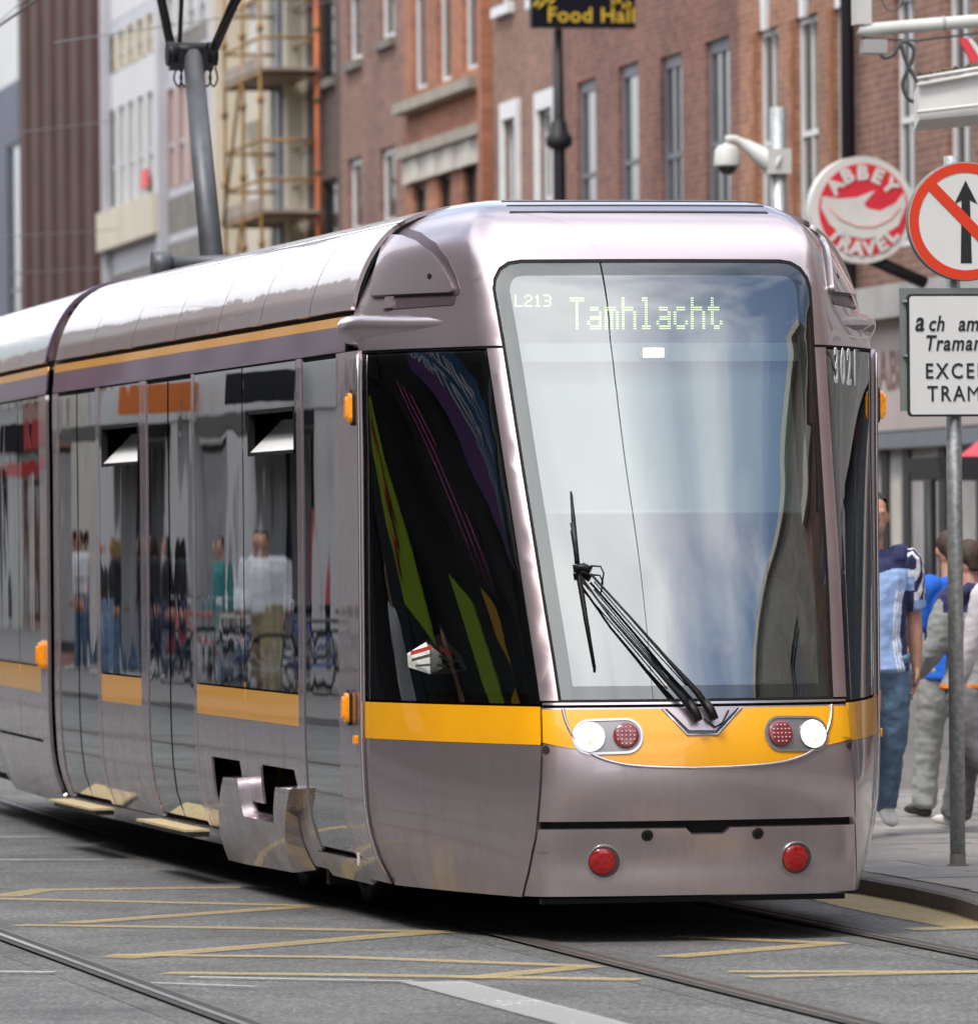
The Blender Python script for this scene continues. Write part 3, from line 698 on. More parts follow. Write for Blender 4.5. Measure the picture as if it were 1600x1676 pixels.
# gangway bellows between the sections
q = MB()
for k in range(5):
    y = 9.235+k*.055; d = .0 if k % 2 else .06
    P = [(-1.12+d, .35), (1.12-d, .35), (1.12-d, 2.75), (.85-d, 3.12-d/2), (-.85+d, 3.12-d/2), (-1.12+d, 2.75)]
    q.prism(P, (0, y, 0), (1, 0, 0), (0, 0, 1), (0, 1, 0), 0, .055)
q.build('gangway_bellows', 'black_rubber', tram)
def tbox(q, lo, hi):
    r_ = MB(); r_.box(lo, hi); q.add([T2(v.x, v.y, v.z) for v in r_.v], r_.f); return q
# floors, ceiling, bulkheads, under-frame, wheels
q = MB(); q.box((-1.12, .6, .36), (1.12, 9.2, .40)); tbox(q, (-1.12, 9.5, .36), (1.12, 15.4, .40)); q.build('floor', 'interior_dark', tram)
q = MB(); q.box((-1.14, .5, 2.63), (1.14, 9.2, 2.66)); tbox(q, (-1.14, 9.5, 2.63), (1.14, 15.4, 2.66)); q.build('ceiling', 'interior_grey', tram)
q = MB(); q.box((-1.10, .30, .40), (1.10, .36, 2.62)); q.build('cab_bulkhead', 'interior_dark', tram)
q = MB(); q.box((-.62, -1.25, .20), (.62, -.6, .34)); q.box((-.92, -.6, .20), (.92, 1.2, .34)); q.box((-.98, 4.1, .20), (.98, 9.1, .35)); tbox(q, (-.98, 9.6, .24), (.98, 15.4, .35)); q.box((-.5, 1.2, .25), (.5, 4.2, .33)); q.build('under_frame', 'under_metal', tram)
q = MB(); tbox(q, (-1.10, 15.44, .3), (1.10, 15.49, 2.9)); q.build('end_wall', 'interior_dark', tram)
for y in (2.0, 3.65):
    for s in (-1, 1):
        q = MB(); q.lathe((s*.70, y, .295), (s, 0, 0), [(.30, -.04), (.29, .0), (.28, .09), (.20, .095), (.19, .07), (.09, .07), (.08, .13), (.02, .13)], 28); q.build('wheel', 'under_metal', tram)
for s in (-1, 1):
    q = MB(); q.box((min(s*.86, s*.97), 1.65, .22), (max(s*.86, s*.97), 4.0, .34)); q.box((min(s*.9, s*1.02), 2.4, .14), (max(s*.9, s*1.02), 2.62, .30)); q.box((min(s*.9, s*1.02), 1.75, .12), (max(s*.9, s*1.02), 1.82, .30)); q.build('bogie_frame', 'under_metal', tram)
for s in (-1, 1):
    for y in (6.3, 7.1, 2.0, 2.8, 3.6, 10.3, 11.2):
        q = MB(); q.box((min(s*.55, s*1.0), y, .70), (max(s*.55, s*1.0), y+.45, .80)); st = q.build('passenger_seat', 'seat_purple', tram)
        q = MB(); q.box((min(s*.55, s*1.0), y+.42, .78), (max(s*.55, s*1.0), y+.50, 1.45)); q.build('seat_back', 'seat_purple', st)
for y in (4.5, 5.9, 7.6):
    for s in (-1, 1):
        q = MB(); q.tube([(s*.75, y, .40), (s*.75, y, 2.62)], .017, 8); q.build('grab_pole', 'pole_yellow', tram)
# ------------------------------------------------------------------ ground materials
def nodes_of(name, rough=.8):
    m = bpy.data.materials.new(name); m.use_nodes = True; MATS[name] = m; nt = m.node_tree
    b = nt.nodes['Principled BSDF']; b.inputs['Roughness'].default_value = rough
    geo = nt.nodes.new('ShaderNodeNewGeometry'); return m, nt, b, geo
def nd(nt, t, **k):
    n = nt.nodes.new(t)
    for a, v in k.items():
        if hasattr(n, a): setattr(n, a, v)
        else: n.inputs[a.replace('_', ' ')].default_value = v
    return n
def ramp(nt, src, stops):
    r = nt.nodes.new('ShaderNodeValToRGB'); e = r.color_ramp.elements
    while len(e) < len(stops): e.new(0.5)
    for x, (p, c) in zip(e, stops): x.position = p; x.color = (*c, 1) if len(c) == 3 else c
    nt.links.new(src, r.inputs[0]); return r
def mixc(nt, fac, a, b, blend='MIX'):
    m = nt.nodes.new('ShaderNodeMix'); m.data_type = 'RGBA'; m.blend_type = blend
    for sock, v in (('Factor', fac), ('A', a), ('B', b)):
        if isinstance(v, (int, float)): m.inputs[sock].default_value = v
        elif isinstance(v, tuple): m.inputs[sock].default_value = (*v, 1)
        else: nt.links.new(v, m.inputs[sock])
    return m.outputs['Result']
def asphalt(name, base):
    m, nt, b, geo = nodes_of(name, .82); P = geo.outputs['Position']
    n1 = nd(nt, 'ShaderNodeTexNoise', Scale=38.0, Detail=5.0, Roughness=.8); n2 = nd(nt, 'ShaderNodeTexNoise', Scale=0.9, Detail=6.0, Roughness=.6)
    vo = nd(nt, 'ShaderNodeTexVoronoi', Scale=95.0)
    for n in (n1, n2, vo): nt.links.new(P, n.inputs['Vector'])
    big = ramp(nt, n2.outputs['Fac'], [(.30, tuple(c*.62 for c in base)), (.55, base), (.75, tuple(c*1.25 for c in base))])
    fine = ramp(nt, n1.outputs['Fac'], [(.30, (.25, .25, .25)), (.5, (1, 1, 1)), (.66, (2.3, 2.3, 2.25))])
    spk = ramp(nt, vo.outputs['Color'], [(.0, (.72, .72, .72)), (.72, (1, 1, 1)), (.95, (2.3, 2.25, 2.2))])
    c = mixc(nt, 1.0, big.outputs['Color'], fine.outputs['Color'], 'MULTIPLY'); c = mixc(nt, .8, c, spk.outputs['Color'], 'MULTIPLY')
    n5 = nd(nt, 'ShaderNodeTexNoise', Scale=3.4, Detail=7.0, Roughness=.7, Distortion=1.2); nt.links.new(P, n5.inputs['Vector'])
    sg = ramp(nt, n5.outputs['Fac'], [(.30, (.62, .61, .60)), (.46, (1, 1, 1)), (.70, (1.18, 1.17, 1.15))]); c = mixc(nt, 1.0, c, sg.outputs['Color'], 'MULTIPLY')
    vc = nd(nt, 'ShaderNodeTexVoronoi', Scale=.55, feature='DISTANCE_TO_EDGE'); wv = nd(nt, 'ShaderNodeVectorMath', operation='ADD'); sc = nd(nt, 'ShaderNodeVectorMath', operation='SCALE'); nt.links.new(n5.outputs['Color'], sc.inputs[0]); sc.inputs['Scale'].default_value = .35
    nt.links.new(P, wv.inputs[0]); nt.links.new(sc.outputs[0], wv.inputs[1]); nt.links.new(wv.outputs[0], vc.inputs['Vector'])
    ck = ramp(nt, vc.outputs['Distance'], [(.0, (.45, .45, .45)), (.006, (1, 1, 1)), (1.0, (1, 1, 1))]); c = mixc(nt, .8, c, ck.outputs['Color'], 'MULTIPLY')
    nt.links.new(c, b.inputs['Base Color'])
    bp = nd(nt, 'ShaderNodeBump', Strength=.9, Distance=.008); nt.links.new(n1.outputs['Fac'], bp.inputs['Height']); nt.links.new(bp.outputs[0], b.inputs['Normal'])
    return m
asphalt('asphalt', (.120, .120, .120)); asphalt('asphalt_strip', (.105, .107, .103)); asphalt('asphalt_patch', (.075, .075, .076))
def paint_line(name, col, lo=.38, hi=.56):
    m, nt, b, geo = nodes_of(name, .7)
    n1 = nd(nt, 'ShaderNodeTexNoise', Scale=34.0, Detail=6.0, Roughness=.8); nt.links.new(geo.outputs['Position'], n1.inputs['Vector'])
    n2 = nd(nt, 'ShaderNodeTexNoise', Scale=2.2, Detail=3.0); nt.links.new(geo.outputs['Position'], n2.inputs['Vector'])
    ad = nd(nt, 'ShaderNodeMath', operation='MULTIPLY_ADD'); nt.links.new(n2.outputs['Fac'], ad.inputs[0]); ad.inputs[1].default_value = .45; nt.links.new(n1.outputs['Fac'], ad.inputs[2])
    a = ramp(nt, ad.outputs[0], [(lo+.22, (0, 0, 0)), (hi+.26, (1, 1, 1))]); a.color_ramp.elements[0].position = .52; a.color_ramp.elements[1].position = .68
    inv_ = nd(nt, 'ShaderNodeInvert'); nt.links.new(a.outputs['Color'], inv_.inputs['Color'])
    al = nd(nt, 'ShaderNodeMath', operation='MAXIMUM'); nt.links.new(inv_.outputs[0], al.inputs[0]); al.inputs[1].default_value = .38
    b.inputs['Base Color'].default_value = (*col, 1); nt.links.new(al.outputs[0], b.inputs['Alpha'])
    return m
paint_line('yellow_line', (.60, .44, .17)); paint_line('white_line', (.62, .62, .60))
mat('slab_a', (.215, .20, .19), rough=.8, noise=(7, .18, 8), bump=(60, .2, .004)); mat('slab_b', (.18, .17, .163), rough=.8, noise=(7, .2, 8), bump=(60, .2, .004)); mat('slab_c', (.25, .235, .22), rough=.8, noise=(6, .2, 8), bump=(60, .2, .004))
mat('kerb_granite', (.085, .072, .062), rough=.7, noise=(50, .3, 8)); mat('pave_bed', (.12, .11, .10), rough=.9, noise=(4, .2))
mat('rail_steel', (.40, .37, .34), rough=.30, metal=.9, noise=(14, .25)); mat('rail_groove', (.045, .040, .036), rough=.85, noise=(20, .4)); mat('rail_worn', (.15, .12, .105), rough=.45, metal=.6, noise=(14, .3))

# ------------------------------------------------------------------ road, rails, markings
q = MB(); q.add([(-900, -900, 0), (900, -900, 0), (900, 2500, 0), (-900, 2500, 0)], [(0, 1, 2, 3)]); road = tag(q.build('road', 'asphalt'), 'grey tarmac road with tram tracks and worn yellow box markings', 'road', kind='structure')
H2 = R(2.0)
def track_x(x, y): return x if y < 9.3 else x+(y-9.3)*math.tan(H2)
YS = [-60, -20, -10, -4, 0, 4, 9.3, 30, 160]
def ribbon(x0, x1, z, name, m, parent=None):
    q = MB(); P = []
    for y in YS: P += [(track_x(x0, y), y, z), (track_x(x1, y), y, z)]
    q.add(P, [(2*i, 2*i+1, 2*i+3, 2*i+2) for i in range(len(YS)-1)]); return q.build(name, m, parent)
for i, x in enumerate((-.722, .80, -2.84, -4.30)):
    nm = ('left rail under the tram', 'right rail under the tram', 'near rail of the empty track in the foreground', 'far left rail of the empty track')[i]
    r = tag(ribbon(x-.20, x+.20, .0015, 'tram_rail', 'asphalt_strip'), nm, 'rail', kind='structure')
    g = 1 if i in (0, 3) else -1
    ribbon(x-.060, x-.022, .0115, 'rail_seam', 'rail_groove', r); ribbon(x-.016, x+.016, .0125, 'rail_head', 'rail_steel' if i > 1 else 'rail_worn', r); ribbon(x+.022, x+.062, .0115, 'rail_groove', 'rail_groove', r); ribbon(x+.064, x+.074, .012, 'rail_lip', 'rail_worn', r)
def strip(pts, w, m, name, z=.0125):
    P = [gnd(*p_) for p_ in pts]; q = MB(); V = []
    ws_ = w if isinstance(w, (list, tuple)) else [w]*len(P)
    for i, p in enumerate(P):
        d = (P[min(i+1, len(P)-1)]-P[max(i-1, 0)]).normalized(); n = Vector((-d.y, d.x, 0))
        V += [p+n*ws_[i]/2+Vector((0, 0, z)), p-n*ws_[i]/2+Vector((0, 0, z))]
    q.add(V, [(2*i, 2*i+1, 2*i+3, 2*i+2) for i in range(len(P)-1)]); return q.build(name, m, road)
for k, (pts, w) in enumerate([(((0, 1469), (72, 1458), (393, 1454)), .16), (((-30, 1472), (507, 1484)), .12), (((110, 1513), (507, 1485)), .14), (((30, 1516), (400, 1521), (725, 1527)), .13),
        (((190, 1570), (676, 1530), (725, 1527)), .16), (((180, 1565), (560, 1569), (967, 1584)), .11), (((270, 1595), (560, 1598), (1049, 1606)), .13), (((763, 1604), (967, 1584)), .13),
        (((1094, 1569), (1371, 1546)), .13), (((1100, 1535), (1371, 1547)), .11), (((1191, 1593), (1640, 1594)), .10), (((1225, 1602), (1640, 1592)), .12),
        (((1352, 1467), (1450, 1486), (1540, 1503), (1640, 1521)), (.25, .34, .36, .36)), (((1487, 1524), (1640, 1520)), .16)]):
    strip(pts, [1.25*x for x in w] if isinstance(w, tuple) else w*1.25, 'yellow_line', 'yellow_line', .0048+.0003*k)
V = [gnd(*p_)+Vector((0, 0, .0094)) for p_ in ((656, 1611), (763, 1610), (1060, 1688), (940, 1688))]
q = MB(); q.add(V, [(0, 1, 2, 3)]); q.build('white_stripe', 'white_line', road)
for k, (pts, w) in enumerate([(((-20, 1410), (170, 1410)), .10), (((-20, 1373), (85, 1372)), .10), (((308, 1603), (676, 1610)), .07), (((-20, 1594), (89, 1595)), .09), (((200, 1611), (420, 1619)), .05)]):
    strip(pts, w, 'white_line', 'white_stripe', .0097+.0003*k)

# ------------------------------------------------------------------ right pavement: kerb stones and slabs
PZ = .092
KP = [gnd(1600, 1478, PZ), gnd(1540, 1459, PZ), gnd(1480, 1447, PZ), gnd(1410, 1436, PZ)]
kx = (KP[2].x+KP[3].x)/2
kerb_pts = [Vector((kx-2.3, -9, 0)), Vector((kx-.95, -4.6, 0)), Vector((kx-.42, -2.6, 0)), Vector((KP[0].x, KP[0].y, 0)), Vector((kx-.02, KP[1].y, 0)), Vector((kx, 1.5, 0)), Vector((kx, 9.3, 0)), Vector((kx+.9, 34, 0))]
kerb_pts.sort(key=lambda p: p.y)
def kerb_x(y):
    for a, b in zip(kerb_pts, kerb_pts[1:]):
        if a.y <= y <= b.y: return a.x+(b.x-a.x)*(y-a.y)/(b.y-a.y)
    return kerb_pts[0].x if y < kerb_pts[0].y else kerb_pts[-1].x+(y-34)*math.tan(H2)
q = MB(); ys = [-60, -20, -9, -4.6, -2.6, -1, 0, 1.5, 9.3, 34, 60, 170]
q.add([c for y in ys for c in ((kerb_x(y)+.14, y, PZ-.012), (kerb_x(y)+14, y, PZ-.012))], [(2*i, 2*i+1, 2*i+3, 2*i+2) for i in range(len(ys)-1)])
pave = tag(q.build('pavement', 'pave_bed'), 'stone slab pavement along the right side of the tram', 'pavement', kind='structure')
kerb = None
y = -9.0; k = 0
while y < 34:
    L = .92; a = Vector((kerb_x(y+.004), y+.004, 0)); b = Vector((kerb_x(y+L-.004), y+L-.004, 0))
    q = MB(); z1 = PZ+random.uniform(-.002, .002)
    P = [(a.x, a.y, -.05), (b.x, b.y, -.05), (b.x, b.y, z1-.012), (a.x, a.y, z1-.012), (a.x+.014, a.y, z1), (b.x+.014, b.y, z1), (b.x+.15, b.y, z1), (a.x+.15, a.y, z1), (b.x+.15, b.y, -.05), (a.x+.15, a.y, -.05)]
    q.add(P, [(1, 0, 3, 2), (2, 3, 4, 5), (5, 4, 7, 6), (0, 9, 7, 4, 3), (1, 2, 5, 6, 8)]); q.build('kerb_stone', 'kerb_granite', pave); y += L; k += 1
slab_me = []
for r_ in range(-5, 22):
    for c_ in range(7):
        y0 = r_*.62; x0 = kerb_x(y0+.3)+.165+c_*.92-(.46 if r_ % 2 else 0)
        xa = max(x0, kerb_x(y0+.3)+.165); xb = x0+.912
        if xb-xa < .1: continue
        q = MB(); z1 = PZ+random.uniform(-.0025, .0025); q.box((xa, y0+.005, PZ-.03), (xb, y0+.613, z1)); q.build('paving_slab', random.choice(('slab_a', 'slab_a', 'slab_b', 'slab_c')), pave)
# left pavement across the street
q = MB(); q.add([(-7.6-4, -60, .10), (-7.6, -60, .10), (-7.6, 9, .10), (-7.6+170*math.tan(H2), 179, .10), (-7.6-4+170*math.tan(H2), 179, .10), (-11.6, 9, .10),
                 (-7.6, -60, -.02), (-7.6, 9, -.02), (-7.6+170*math.tan(H2), 179, -.02)], [(0, 1, 2, 5), (5, 2, 3, 4), (1, 6, 7, 2), (2, 7, 8, 3)])
tag(q.build('pavement', 'slab_b'), 'pavement on the far left side of the street', 'pavement', kind='structure')

# ------------------------------------------------------------------ street fronts
class Front:
    """a straight row of facades: s along the street, d out of the wall, h up"""
    def __init__(f, O, head, side): f.O = Vector(O); f.e = Vector((math.sin(head), math.cos(head), 0)); f.n = Vector((-math.cos(head), math.sin(head), 0))*side; f.side = side
    def W(f, s, d, h): return f.O+f.e*s+f.n*d+Vector((0, 0, h))
    def px(f, px, py):
        p = on_plane(px, py, f.O, f.n); return (p-f.O).dot(f.e), p.z
HF = R(2.1)
FR = Front(Vector((CAM.x, CAM.y, 0))+Vector((math.cos(HF), -math.sin(HF), 0))*16.6, HF, 1)      # right row
FLft = Front((-11.6, 9.0, 0), H2, -1)                                                          # left row, seen in reflections
def brick(name, c1, c2, mortar, heading=HF, rough=.85):
    m, nt, b, geo = nodes_of(name, rough); e = (math.sin(heading), math.cos(heading), 0)
    dt = nd(nt, 'ShaderNodeVectorMath', operation='DOT_PRODUCT'); nt.links.new(geo.outputs['Position'], dt.inputs[0]); dt.inputs[1].default_value = e
    sp = nd(nt, 'ShaderNodeSeparateXYZ'); nt.links.new(geo.outputs['Position'], sp.inputs[0]); cb = nd(nt, 'ShaderNodeCombineXYZ')
    nt.links.new(dt.outputs['Value'], cb.inputs['X']); nt.links.new(sp.outputs['Z'], cb.inputs['Y'])
    bt = nd(nt, 'ShaderNodeTexBrick', Scale=1.0, Mortar_Size=.009, Mortar_Smooth=.2, Bias=-.1, Brick_Width=.225, Row_Height=.078)
    bt.inputs['Color1'].default_value = (*c1, 1); bt.inputs['Color2'].default_value = (*c2, 1); bt.inputs['Mortar'].default_value = (*mortar, 1)
    nt.links.new(cb.outputs[0], bt.inputs['Vector'])
    n = nd(nt, 'ShaderNodeTexNoise', Scale=.55, Detail=8.0, Roughness=.65); nt.links.new(geo.outputs['Position'], n.inputs['Vector'])
    st = ramp(nt, n.outputs['Fac'], [(.3, (.68, .66, .66)), (.5, (1, 1, 1)), (.72, (1.22, 1.2, 1.15))])
    n3 = nd(nt, 'ShaderNodeTexNoise', Scale=6.0, Detail=3.0); nt.links.new(cb.outputs[0], n3.inputs['Vector'])
    st3 = ramp(nt, n3.outputs['Fac'], [(.35, (.8, .78, .78)), (.65, (1.18, 1.16, 1.14))])
    c = mixc(nt, 1.0, bt.outputs['Color'], st.outputs['Color'], 'MULTIPLY'); c = mixc(nt, 1.0, c, st3.outputs['Color'], 'MULTIPLY'); nt.links.new(c, b.inputs['Base Color'])
    bp = nd(nt, 'ShaderNodeBump', Strength=.6, Distance=.01); bp.invert = True; nt.links.new(bt.outputs['Fac'], bp.inputs['Height']); nt.links.new(bp.outputs[0], b.inputs['Normal'])
brick('brick_brown', (0.232, 0.113, 0.078), (0.163, 0.076, 0.053), (0.258, 0.185, 0.148)); brick('brick_orange', (0.344, 0.164, 0.094), (0.258, 0.113, 0.066), (0.327, 0.218, 0.156))
brick('brick_red', (0.224, 0.101, 0.075), (0.159, 0.067, 0.053), (0.215, 0.143, 0.119)); brick('brick_tan', (0.267, 0.143, 0.097), (0.189, 0.101, 0.070), (0.284, 0.210, 0.164))
brick('brick_terra', (0.361, 0.143, 0.078), (0.284, 0.109, 0.061), (0.292, 0.160, 0.107)); brick('brick_dull', (0.232, 0.124, 0.094), (0.172, 0.088, 0.070), (0.241, 0.168, 0.139)); brick('brick_dark', (0.095, 0.059, 0.049), (0.069, 0.044, 0.038), (0.112, 0.084, 0.074))
brick('brick_pink', (0.310, 0.134, 0.098), (0.241, 0.101, 0.074), (0.310, 0.227, 0.180), H2)
mat('jamb_shade', (.24, .085, .03), rough=.8, noise=(5, .3)); mat('stone_pale', (.50, .47, .41), rough=.8, noise=(2.5, .15)); mat('stone_grey', (.36, .35, .34), rough=.8, noise=(1.2, .18)); mat('stone_dark', (.17, .155, .135), rough=.85, noise=(3, .25))
mat('frame_white', (.66, .67, .68), rough=.5, noise=(3, .08)); mat('frame_grey', (.14, .15, .175), rough=.5, noise=(3, .1)); mat('frame_dark', (.018, .018, .021), rough=.5, spec=.3)
mat('cream_wall', (.50, .45, .36), rough=.8, noise=(.8, .08)); mat('panel_grey', (.40, .40, .43), rough=.6, noise=(.7, .08)); mat('panel_white', (.50, .50, .50), rough=.6, noise=(.7, .06)); mat('panel_pink', (.40, .29, .27), rough=.6, noise=(.7, .1))
mat('fin_brown', (.060, .030, .024), rough=.7, noise=(.9, .15), spec=.2); mat('blue_wall', (.040, .046, .085), rough=.6, noise=(.5, .2)); mat('curtain', (.60, .56, .46), rough=.9); mat('lintel', (.30, .27, .22), rough=.85, noise=(3, .2))
mat('pane_far', (.035, .040, .045), rough=.08, spec=.8); mat('pane_blue', (.05, .058, .072), rough=.12, spec=.6); mat('fascia_mauve', (.40, .34, .32), rough=.6, noise=(.9, .1)); mat('letter_brown', (.16, .085, .065), rough=.6)
def wpx(F, xl, xr, ytop=None, hm=1.9, ybot=None, ymid=None):
    s1, h1 = F.px(xl, ytop if ytop is not None else ybot); s0, _ = F.px(xr, ytop if ytop is not None else ybot)
    return (s0, s1, h1-hm, h1) if ytop is not None else (s0, s1, h1, h1+hm)
def fprism(q, F, poly, d0, d1, holes=()): q.prism(poly, F.O, F.e, (0, 0, 1), F.n, d0, d1, holes)
def rpoly(a, b, c, d): return [(a, b), (c, b), (c, d), (a, d)]
def sash(F, root, s0, s1, h0, h1, fm='frame_white', depth=.16, bars=0, sill='stone_pale', pane='pane_far', fw_=.07, mid=True, surround=None, keystone=False, curtain=False):
    q = MB(); holes = []
    mids = (h0+h1)/2
    if mid: cells = [(s0+fw_, h0+fw_, s1-fw_, mids-.03), (s0+fw_, mids+.03, s1-fw_, h1-fw_)]
    else: cells = [(s0+fw_, h0+fw_, s1-fw_, h1-fw_)]
    for a, b, c, d in cells:
        w_ = (c-a)/(bars+1)
        for k in range(bars+1): holes.append(rpoly(a+k*w_+(.015 if k else 0), b, a+(k+1)*w_-(.015 if k < bars else 0), d))
    fprism(q, F, rpoly(s0+.002, h0+.002, s1-.002, h1-.002), -depth-.05, -depth, holes); w = q.build('window', fm, root)
    q = MB(); fprism(q, F, rpoly(s0+.02, h0+.02, s1-.02, h1-.02), -depth-.040, -depth-.030); q.build('pane', pane, w)
    if sill: q = MB(); fprism(q, F, rpoly(s0-.10, h0-.13, s1+.10, h0-.003), -.05, .09); q.build('sill', sill, w)
    if surround:
        q = MB(); fprism(q, F, rpoly(s0-.16, h0-.02, s1+.16, h1+.22), .003, .06, [rpoly(s0+.01, h0, s1-.01, h1-.01)]); q.build('surround', surround, w)
    if keystone: q = MB(); c = (s0+s1)/2; q.prism([(c-.11, h1-.02), (c+.11, h1-.02), (c+.16, h1+.42), (c-.16, h1+.42)], F.O, F.e, (0, 0, 1), F.n, .003, .05); q.build('keystone', 'frame_white', w)
    if curtain: q = MB(); fprism(q, F, rpoly(s0+.08, h0+(h1-h0)*.3, s0+(s1-s0)*.75, h1-.08), -depth-.029, -depth-.026); q.build('blind', 'curtain', w)
    return w
def facade(F, name, label, s0, s1, H, wm, wins=(), base_h=None, shop=None, depth=9, group=None, cornice=True, **kw):
    """wins: list of (s0, s1, h0, h1, options)"""
    root = thing(name, F.W((s0+s1)/2, 0, 0), label, 'building', group)
    q = MB(); holes = [rpoly(a, b, c, d) for a, c, b, d, o in wins]
    if shop: holes += [rpoly(a, .25, b, t) for a, b, t in shop]
    fprism(q, F, rpoly(s0+.004, .0, s1-.004, H), -.34, 0, holes); q.build('wall', wm, root)
    q = MB(); fprism(q, F, rpoly(s0+.004, 0, s1-.004, H-.02), -depth, -.345); q.build('rear_block', 'stone_dark', root)  # closed mass behind the wall, put in to block light
    if cornice: q = MB(); fprism(q, F, rpoly(s0+.01, H-.35, s1-.01, H-.02), .002, .22); q.build('cornice', 'stone_pale', root)
    for a, b, c, d, o in wins: sash(F, root, a, b, c, d, **{**kw, **o})
    if shop:
        for a, b, t in shop:
            q = MB(); fprism(q, F, rpoly(a+.002, .252, b-.002, t-.002), -.20, -.12, [rpoly(a+.09, .7, (a+b)/2-.03, t-.1), rpoly((a+b)/2+.03, .7, b-.09, t-.1)]); w = q.build('shop_front', 'frame_dark', root)
            q = MB(); fprism(q, F, rpoly(a+.04, .3, b-.04, t-.05), -.18, -.165); q.build('pane', 'pane_blue', w)
    return root
def mk(lst): return [(*w, o) for w, o in lst]
W = lambda *a, **k: wpx(FR, *a, **k)
SX = lambda px, py=300: FR.px(px, py)[0]
# ---- right row, from the near end to the far end
sAB, sBC, sCD, sDE, sEF, sFG, sGH, sHI, sIJ, sJK = (SX(p) for p in (1402, 1211, 921, 806, 662, 558, 503, 362, 178, 47))
A0 = SX(1760)
wl_ = []
for xl, xr in ((1463, 1497), (1549, 1590), (1650, 1690)):
    a = W(xl, xr, ytop=195); wl_.append(((a[0], a[1], 4.65, 7.2), dict(bars=1, depth=.06, sill=None)))
    wl_.append(((a[0], a[1], 8.4, 10.4), dict(bars=1)))
mat('fascia_pale', (.36, .34, .33), rough=.7, noise=(1.5, .25))
bA = facade(FR, 'brick_building', 'brown brick building with white sash windows above the grey travel shop', A0, sAB, 13, 'brick_brown', mk(wl_), depth=9, shop=[(A0+1, A0+4.2, 2.75), (A0+4.6, A0+7.2, 2.75)] , fm='frame_white', **{})
def fpart(F, name, m, root, a, h0, b, h1, d0, d1): q = MB(); fprism(q, F, rpoly(a, h0, b, h1), d0, d1); return q.build(name, m, root)
fpart(FR, 'shop_cornice', 'stone_grey', bA, A0+.05, 3.92, sAB-.05, 4.25, .003, .30)
fpart(FR, 'shop_fascia', 'fascia_mauve', bA, A0+.05, 2.80, sAB-.05, 3.915, .003, .10)
fpart(FR, 'shop_pier', 'stone_grey', bA, sAB-.9, .02, sAB-.1, 2.795, .003, .12)
fpart(FR, 'shop_wall', 'fascia_pale', bA, A0+.1, .02, sAB-.05, 2.795, .003, .02)
for k, px in enumerate((1454, 1489, 1548, 1610)):
    s_ = SX(px, 800); fpart(FR, 'shop_post', 'frame_dark', bA, s_-.16, .3, s_+.14, 2.60, .022, .05)
fpart(FR, 'shop_header', 'frame_grey', bA, A0+.1, 2.62, sAB-.6, 2.78, .022, .16)
fpart(FR, 'window_display', 'stone_pale', bA, SX(1478, 800), .5, SX(1464, 800), 2.3, .022, .04)
fpart(FR, 'window_poster', 'panel_white', bA, SX(1536, 800), .7, SX(1522, 800), 2.2, .022, .04)
q = MB(); s_ = sAB-.14; q.tube([FR.W(s_, .12, 3.9), FR.W(s_, .12, 12.6)], .075, 10)
for h in (5.4, 8.2): q.tube([FR.W(s_, .12, h), FR.W(s_, .12, h+.12)], .10, 10)
q.build('drainpipe', 'frame_dark', bA)
wl_ = []
for xl, xr, yt in ((1238, 1273, 52), (1300, 1337, 31), (1363, 1392, 14)):
    a = W(xl, xr, ytop=yt, hm=2.5); wl_.append((a, dict(bars=1, keystone=True, depth=.06))); wl_.append(((a[0], a[1], a[3]+1.1, a[3]+2.9), dict(bars=1, depth=.10)))
bB = facade(FR, 'brick_building', 'orange brick building with tall white sash windows and pale keystones', sAB, sBC, 13.5, 'brick_orange', mk(wl_), fm='frame_white', sill=None)
for a, b, c, d in [w for w, o in wl_]:       # dark strips beside each window, painted shade of the jamb reveal
    h = c
    while h < d-.05:
        q = MB(); fprism(q, FR, rpoly(b+.004, h, b+.16+(.09 if int((h-c)/.3) % 2 else 0), min(h+.295, d)), .002, .012); q.build('jamb_shade', 'jamb_shade', bB); h += .3
wl_ = []
for xl, xr, yt in ((943, 974, 136), (1011, 1044, 110), (1080, 1115, 95), (1153, 1193, 70)):
    a = W(xl, xr, ytop=yt, hm=2.35); wl_.append((a, dict(bars=1 if xl > 1050 else 0, depth=.05, fw_=.14))); wl_.append(((a[0], a[1], a[3]+1.2, a[3]+3.0), {}))
bC = facade(FR, 'brick_building', 'red brown brick building with slate grey window frames', sBC, sCD, 13, 'brick_red', mk(wl_), fm='frame_grey', pane='pane_blue', sill='stone_dark')
wl_ = []
for xl, xr, yt in ((827, 849, 196), (884, 909, 180)):
    a = W(xl, xr, ytop=yt, hm=2.3); wl_.append((a, dict(surround='frame_white', curtain=True, depth=.05)))
    b = W(xl-12, xr-10, ybot=14 if xl < 850 else -2, hm=1.7); wl_.append((b, dict(depth=.08, sill='frame_white')))
bD = facade(FR, 'brick_building', 'tan brick building with white window surrounds', sCD, sDE, 12.5, 'brick_tan', mk(wl_), fm='frame_white')
wl_ = []; lows = []
for xl, xr, yb, yt in ((675, 698, 150, 303), (716, 738, 137, 287), (757, 780, 118, 270)):
    a = W(xl, xr, ybot=yb, hm=2.7); wl_.append((a, dict(depth=.07, sill=None))); b = W(xl, xr, ytop=yt, hm=2.0); wl_.append((b, dict(fm='frame_dark', depth=.07)))
bE = facade(FR, 'brick_building', 'bright terracotta brick building with a stone lintel band and three tall windows', sDE, sEF, 13.5, 'brick_terra', mk(wl_), fm='frame_white', sill='stone_dark')
